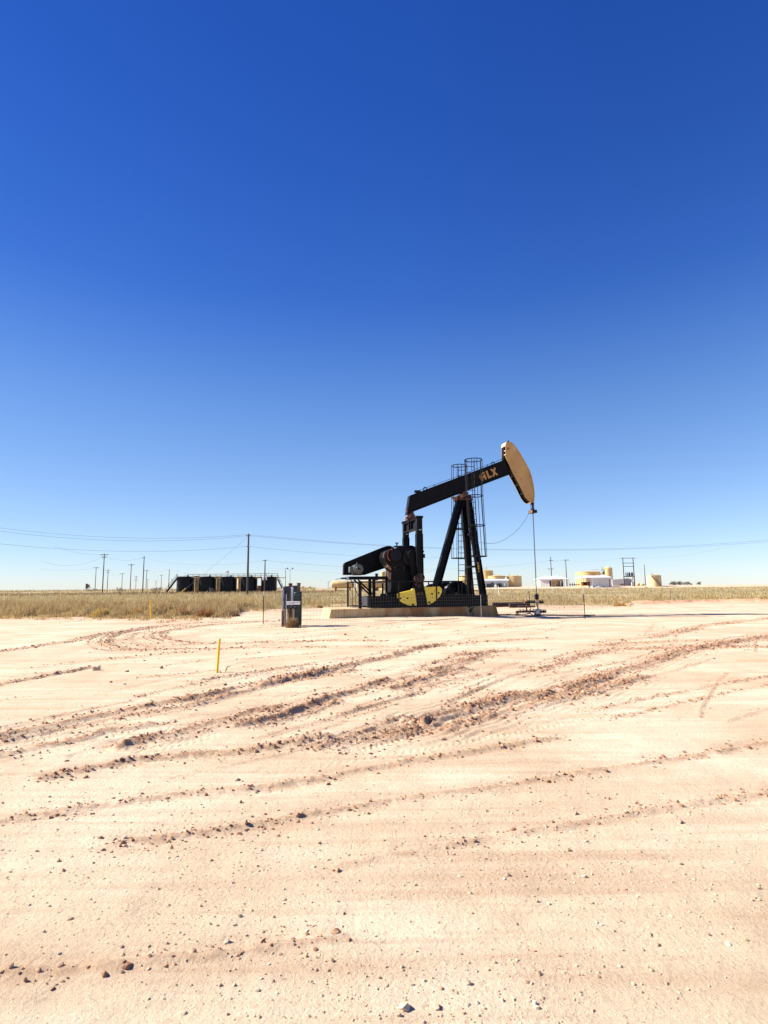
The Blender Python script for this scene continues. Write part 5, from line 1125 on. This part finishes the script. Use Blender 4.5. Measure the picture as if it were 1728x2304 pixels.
# ------------------------------------------------------------------ fence
def tpost(px, py, ptop, label, white=0, M=BLKM, lean=0):
    p = G(px, py); z = gz(p.x, p.y); h = AT(px, ptop, p.y).z-z
    t = thing('fence_post', label, 'fence post', (p.x, p.y, z), 0, 'steel fence posts'); 
    q = MB(); q.bar((0, 0, -.1), (lean, 0, h), .035, .012, (1, 0, 0)); q.bar((0, .015, -.1), (lean, .015, h), .010, .035, (1, 0, 0))
    for k in range(int(h/.06)): q.box((lean*k*.06/h, -.014, k*.06), (.02, .014, .02))
    q.build('post', M, t)
    if white: MB().bar((lean, 0, h+.004), (lean*(1+white/h), 0, h+white), .036, .02, (1, 0, 0)).build('white_tip', PVC, t)
    return Vector((p.x, p.y, z)), h
fA, hA = tpost(592, 1403, 1341, 'leftmost steel fence post with pale top, left of the equipment cabinets', .22)
fB, hB = tpost(643.5, 1411.5, 1337, 'grey corner fence post at the left edge of the white sign', M=GALV)
fC, hC = tpost(676.5, 1411.5, 1337, 'rusty fence post at the right edge of the white sign', M=RUSTD)
fD, hD = tpost(1083, 1389.5, 1338, 'galvanised fence post in front of the pump skid right end', M=GALV)
fE, hE = tpost(1316.5, 1390.5, 1336, 'rightmost steel fence post with white tip', .28, lean=-.02)
fF, hF = tpost(1194.5, 1378, 1329, 'dark fence post beside the wellhead with thin pale tip', .25, lean=-.08)
def mesh_panel(a, b_, h0, h1, label, step=.155, r_=.0026, M=FWIRE):
    L = (b_-a).length; n_ = max(2, int(L/step)); q = MB()
    for k in range(n_+1):
        f_ = k/n_; p = a.lerp(b_, f_)
        p.z = a.z+(b_.z-a.z)*f_; h = h0+(h1-h0)*f_; j = random.uniform(-.008, .008)
        q.tube([(p.x-a.x, p.y-a.y, p.z-a.z-.02), (p.x-a.x+j, p.y-a.y, p.z-a.z+h)], r_, 4, cap=False)
    for k in range(8):
        f_ = k/7; pts = []
        for i in range(0, n_+1, 3):
            g_ = i/n_; p = a.lerp(b_, g_); pts.append((p.x-a.x, p.y-a.y, (b_.z-a.z)*g_+.05+(h0+(h1-h0)*g_-.05)*f_**.85-.012*math.sin(g_*9)))
        p = b_-a; pts.append((p.x, p.y, p.z+.05+(h1-.05)*f_**.85)); q.tube(pts, r_, 4, cap=False)
    return q.build('wire_fence_panel', M, loc=a, label=label, cat='wire fence', group='wire mesh fence around the pump')
mesh_panel(fA, fB, 1.25, 1.35, 'wire mesh panel running from the leftmost post to the sign corner')
mesh_panel(fB, fC, 1.35, 1.35, 'narrow wire mesh panel behind the white sign')
mesh_panel(fC, fD, 1.32, 1.25, 'longest wire mesh panel in front of the concrete pad')
mesh_panel(fD, fE, 1.25, 1.2, 'wire mesh panel from the skid end to the rightmost post, before the wellhead')
mesh_panel(fE, fF, 1.2, 1.2, 'wire mesh panel running back from the rightmost post to the wellhead')
# sign on the fence
a = AT(644.4, 1361, fB.y-.03); b_ = AT(675.6, 1360, fB.y-.03); t = thing('fence_sign', 'white sign with faint writing wired to the fence corner', 'sign', (a.x, a.y, a.z))
w = b_.x-a.x; h = AT(644.4, 1353, fB.y-.03).z-a.z
MB().box((w/2, 0, h/2+.004), (w, .006, h)).build('board', SIGNW, t)
q = MB(); rnd = random.Random(5); x_ = .012
while x_ < w*.60:
    l_ = rnd.uniform(.008, .02); q.bar((x_, -.0045, h*rnd.uniform(.3, .42)), (x_+l_, -.0045, h*rnd.uniform(.5, .72)), .001, .008, (0, 1, 0)); x_ += l_+rnd.uniform(.002, .008)
q.build('writing', GREY, t)
a2 = AT(652, 1368, fB.y-.02); t2 = thing('small_sign', 'small black sign with pale letters hanging under the white sign', 'sign', (a2.x, a2.y, a2.z))
w = AT(667, 1368, fB.y-.02).x-a2.x; MB().box((w/2, 0, .055), (w+.05, .006, .15)).build('board', BLKM, t2)
q = MB()
for x0, x1, zz in ((.14, .40, .10), (.02, .36, .04), (.56, .96, .045)):
    x_ = x0*w
    while x_ < x1*w: l_ = rnd.uniform(.014, .024); q.bar((x_, -.0045, zz-.014), (x_+l_*rnd.choice((.2, 1)), -.0045, zz+.014), .001, .007, (0, 1, 0)); x_ += l_+.006
q.build('writing', PVC, t2)

# ------------------------------------------------------------------ electrical cabinets and posts
def stand(px0, px1, ptop, pbot, D, depth, M, name, label, cat, bevel=.02, legs=None, side=None):
    a = AT(px0, ptop, D); b_ = AT(px1, ptop, D); zb = gz((a.x+b_.x)/2, D+depth/2); z1_ = a.z-zb; z0_ = max(AT(px0, pbot, D).z-zb, -.05); w = b_.x-a.x
    t = thing(name, label, cat, (a.x+w/2, D+depth/2, zb))
    MB().box((0, 0, (z0_+z1_)/2), (w, depth, z1_-z0_)).build('body', M, t, bevel)
    MB().box((w*.02, -depth/2-.006, (z0_+z1_)/2), (w*.84, .012, (z1_-z0_)*.9)).build('door', M, t)
    MB().box((w*.36, -depth/2-.02, (z0_+z1_)/2), (.02, .03, .10)).build('handle', GREY, t)
    if z0_ > .1:
        for s_ in (-1, 1): MB().tube([(s_*w*.3, 0, -.1), (s_*w*.3, 0, z0_)], .04, 8).build('leg', legs or WOOD, t)
    return t, w, z0_, z1_
t, w, z0_, z1_ = stand(639, 649.5, 1319, 1370, 24.9, .30, CBX, 'control_cabinet', 'tall dark grey control cabinet behind the left edge of the white sign', 'cabinet')
MB().box((-w/2-.05, -.05, z1_-.5), (.06, .22, .95)).build('side_trunking', GALV, t, .008)
t, w, z0_, z1_ = stand(634.3, 638.2, 1324, 1374, 24.6, .22, GALV, 'meter_box', 'narrow pale grey meter box at the left of the cabinets', 'meter box'); MB().tube([(w*.3, 0, z0_), (w*.45, -.04, z0_*.45), (w*.1, -.05, z0_*.2)], .012, 6).build('cable', BLKM, t)
t, w, z0_, z1_ = stand(656, 668.5, 1317.5, 1352, 25.1, .26, CBX, 'switch_box', 'blue grey switch box with a bright white side, middle of the cabinets', 'cabinet')
MB().box((-w/2+.035, -.16, (z0_+z1_)/2-.05), (.10, .10, z1_-z0_-.04)).build('side_panel', SIGNW, t, .005)
t, w, z0_, z1_ = stand(661.5, 677.5, 1331.5, 1407, 24.7, .32, GRN, 'green_pedestal', 'dark green rounded utility pedestal right of the white sign', 'pedestal', .05)
def rpost(px, pt, D, r_, M, label):
    a = AT(px, pt, D); zb = gz(a.x, D); t = thing('steel_pipe_post', label, 'pipe post', (a.x, D, zb), 0, 'pipe posts behind the cabinets'); h = a.z-zb
    MB().tube([(0, 0, -.1), (0, 0, h)], r_, 16).build('pipe', M, t); MB().lathe((0, 0, h-.05), [(r_+.008, 0), (r_+.008, .05), (r_*.6, .055)], 16).build('cap', M, t)
rpost(653.5, 1312.5, 25.6, .085, RUST, 'orange rusty pipe post rising between the two grey cabinets'); rpost(672, 1311.5, 25.7, .085, WOOD, 'brown pipe post behind the green pedestal')
a = AT(650.5, 1371, 24.95); MB().tube([(0, 0, -.1), (0, 0, .75)], .06, 10).build('wooden_stub', WOOD, loc=(a.x, a.y, gz(a.x, a.y)), label='short weathered wood post under the dark grey cabinet', cat='wood post')

# ------------------------------------------------------------------ markers, stones
def marker(px0, pt, px1, pb, wd_, M, label, name='marker_post', cat='marker post', h=None, group=None):
    p = G(px1, pb); z = gz(p.x, p.y); a = AT(px0, pt, p.y)
    q = MB(); q.bar((0, 0, -.08), (a.x-p.x, 0, a.z-z), wd_, wd_*.55, Matrix.Rotation(.9, 3, 'Z') @ Vector((1, 0, 0)))
    return q.build(name, M, loc=(p.x, p.y, z), label=label, cat=cat, group=group, bevel=.004)
ym = 'yellow marker posts'
marker(494.3, 1437, 487.8, 1514.5, .044, YST, 'near bright yellow marker post leaning right on the open sand', group=ym)
marker(338.2, 1351, 340, 1394, .062, YST, 'far yellow marker post standing at the grass edge', group=ym)
marker(1410.8, 1357.5, 1412, 1366.5, .09, YST, 'short yellow stub at the grass edge on the right', group=ym)
marker(1419, 1362.5, 1417, 1366.5, .06, YST, 'tiny broken yellow stub next to the short yellow stub', group=ym)
marker(1508, 1324, 1508.5, 1355, .11, RUSTL, 'pinkish tan square post in the grass at far right')
marker(1121.5, 1318.5, 1122.8, 1344, .09, PVC, 'thin white stake in the grass in front of the long white building')
p = G(694, 1362); t = thing('sign_stake', 'thin green stake topped by a small white plate in the grass', 'marker sign', (p.x, p.y, gz(p.x, p.y))); a = AT(697, 1333.5, p.y); zt = a.z-t.location.z; xo = a.x-p.x
MB().bar((0, 0, -.05), (xo, 0, zt), .03, .02).build('stake', GRN, t); MB().box((xo, -.03, zt-.14), (.10, .01, .30)).build('plate', PVC, t)
# broken yellow stub by the near marker
p = G(506.5, 1512.5); t = thing('broken_marker', 'broken olive yellow stub with grey tip beside the near yellow post', 'marker stub', (p.x, p.y, gz(p.x, p.y)))
MB().bar((0, 0, -.02), (.035, 0, .085), .03, .02).build('stub', mat('faded_yellow', (.42, .36, .08), .6), t, .003); MB().bar((.035, 0, .085), (.085, .01, .098), .012, .014).build('tip', GREY, t)
def stone(px, py, wpx, hpx, label, M, seed, name='rock'):
    p = G(px, py); D = p.y; rg = np.random.default_rng(seed); b2 = bmesh.new(); bmesh.ops.create_icosphere(b2, subdivisions=3, radius=1)
    for v in b2.verts:
        c = v.co; n_ = 1+.22*math.sin(c.x*3.1+seed)+.16*math.sin(c.y*4.3+seed*2)+.14*math.sin(c.z*5.1+c.x*4+seed*3); c *= n_
        c.x *= wpx/F*D/2; c.y *= wpx/F*D/2.6; c.z *= hpx/F*D/1.7
        v.co = Vector((c.x, c.y, c.z))
    me = bpy.data.meshes.new(name); b2.to_mesh(me); b2.free(); me.materials.append(M); o = bpy.data.objects.new(name, me); COL.objects.link(o)
    o.location = (p.x, p.y, gz(p.x, p.y)+hpx/F*D*.3); o.rotation_euler = (0, 0, seed); tag(o, label, 'rock', 'loose rocks on the sand')
LIME = mat('pale_limestone', (.60, .44, .28), .9, col2=(.72, .56, .38), scale=14, bump=.6); REDR = mat('red_stone', (.22, .10, .07), .9, col2=(.34, .18, .12), scale=20, bump=.5)
stone(216, 1508, 20, 10, 'large pale rock on open sand at far left', LIME, 2); stone(363, 1505.5, 7, 5, 'small brown stone left of the near yellow post', REDR, 3)
stone(286, 1513, 7, 3.5, 'small dark stone right of the large pale rock', REDR, 4); stone(495.5, 1513.5, 3.5, 3, 'tiny dark red stone at the foot of the near yellow post', REDR, 5)
stone(776, 1428.5, 5, 4, 'lone reddish stone on the sand in front of the pad', REDR, 6)
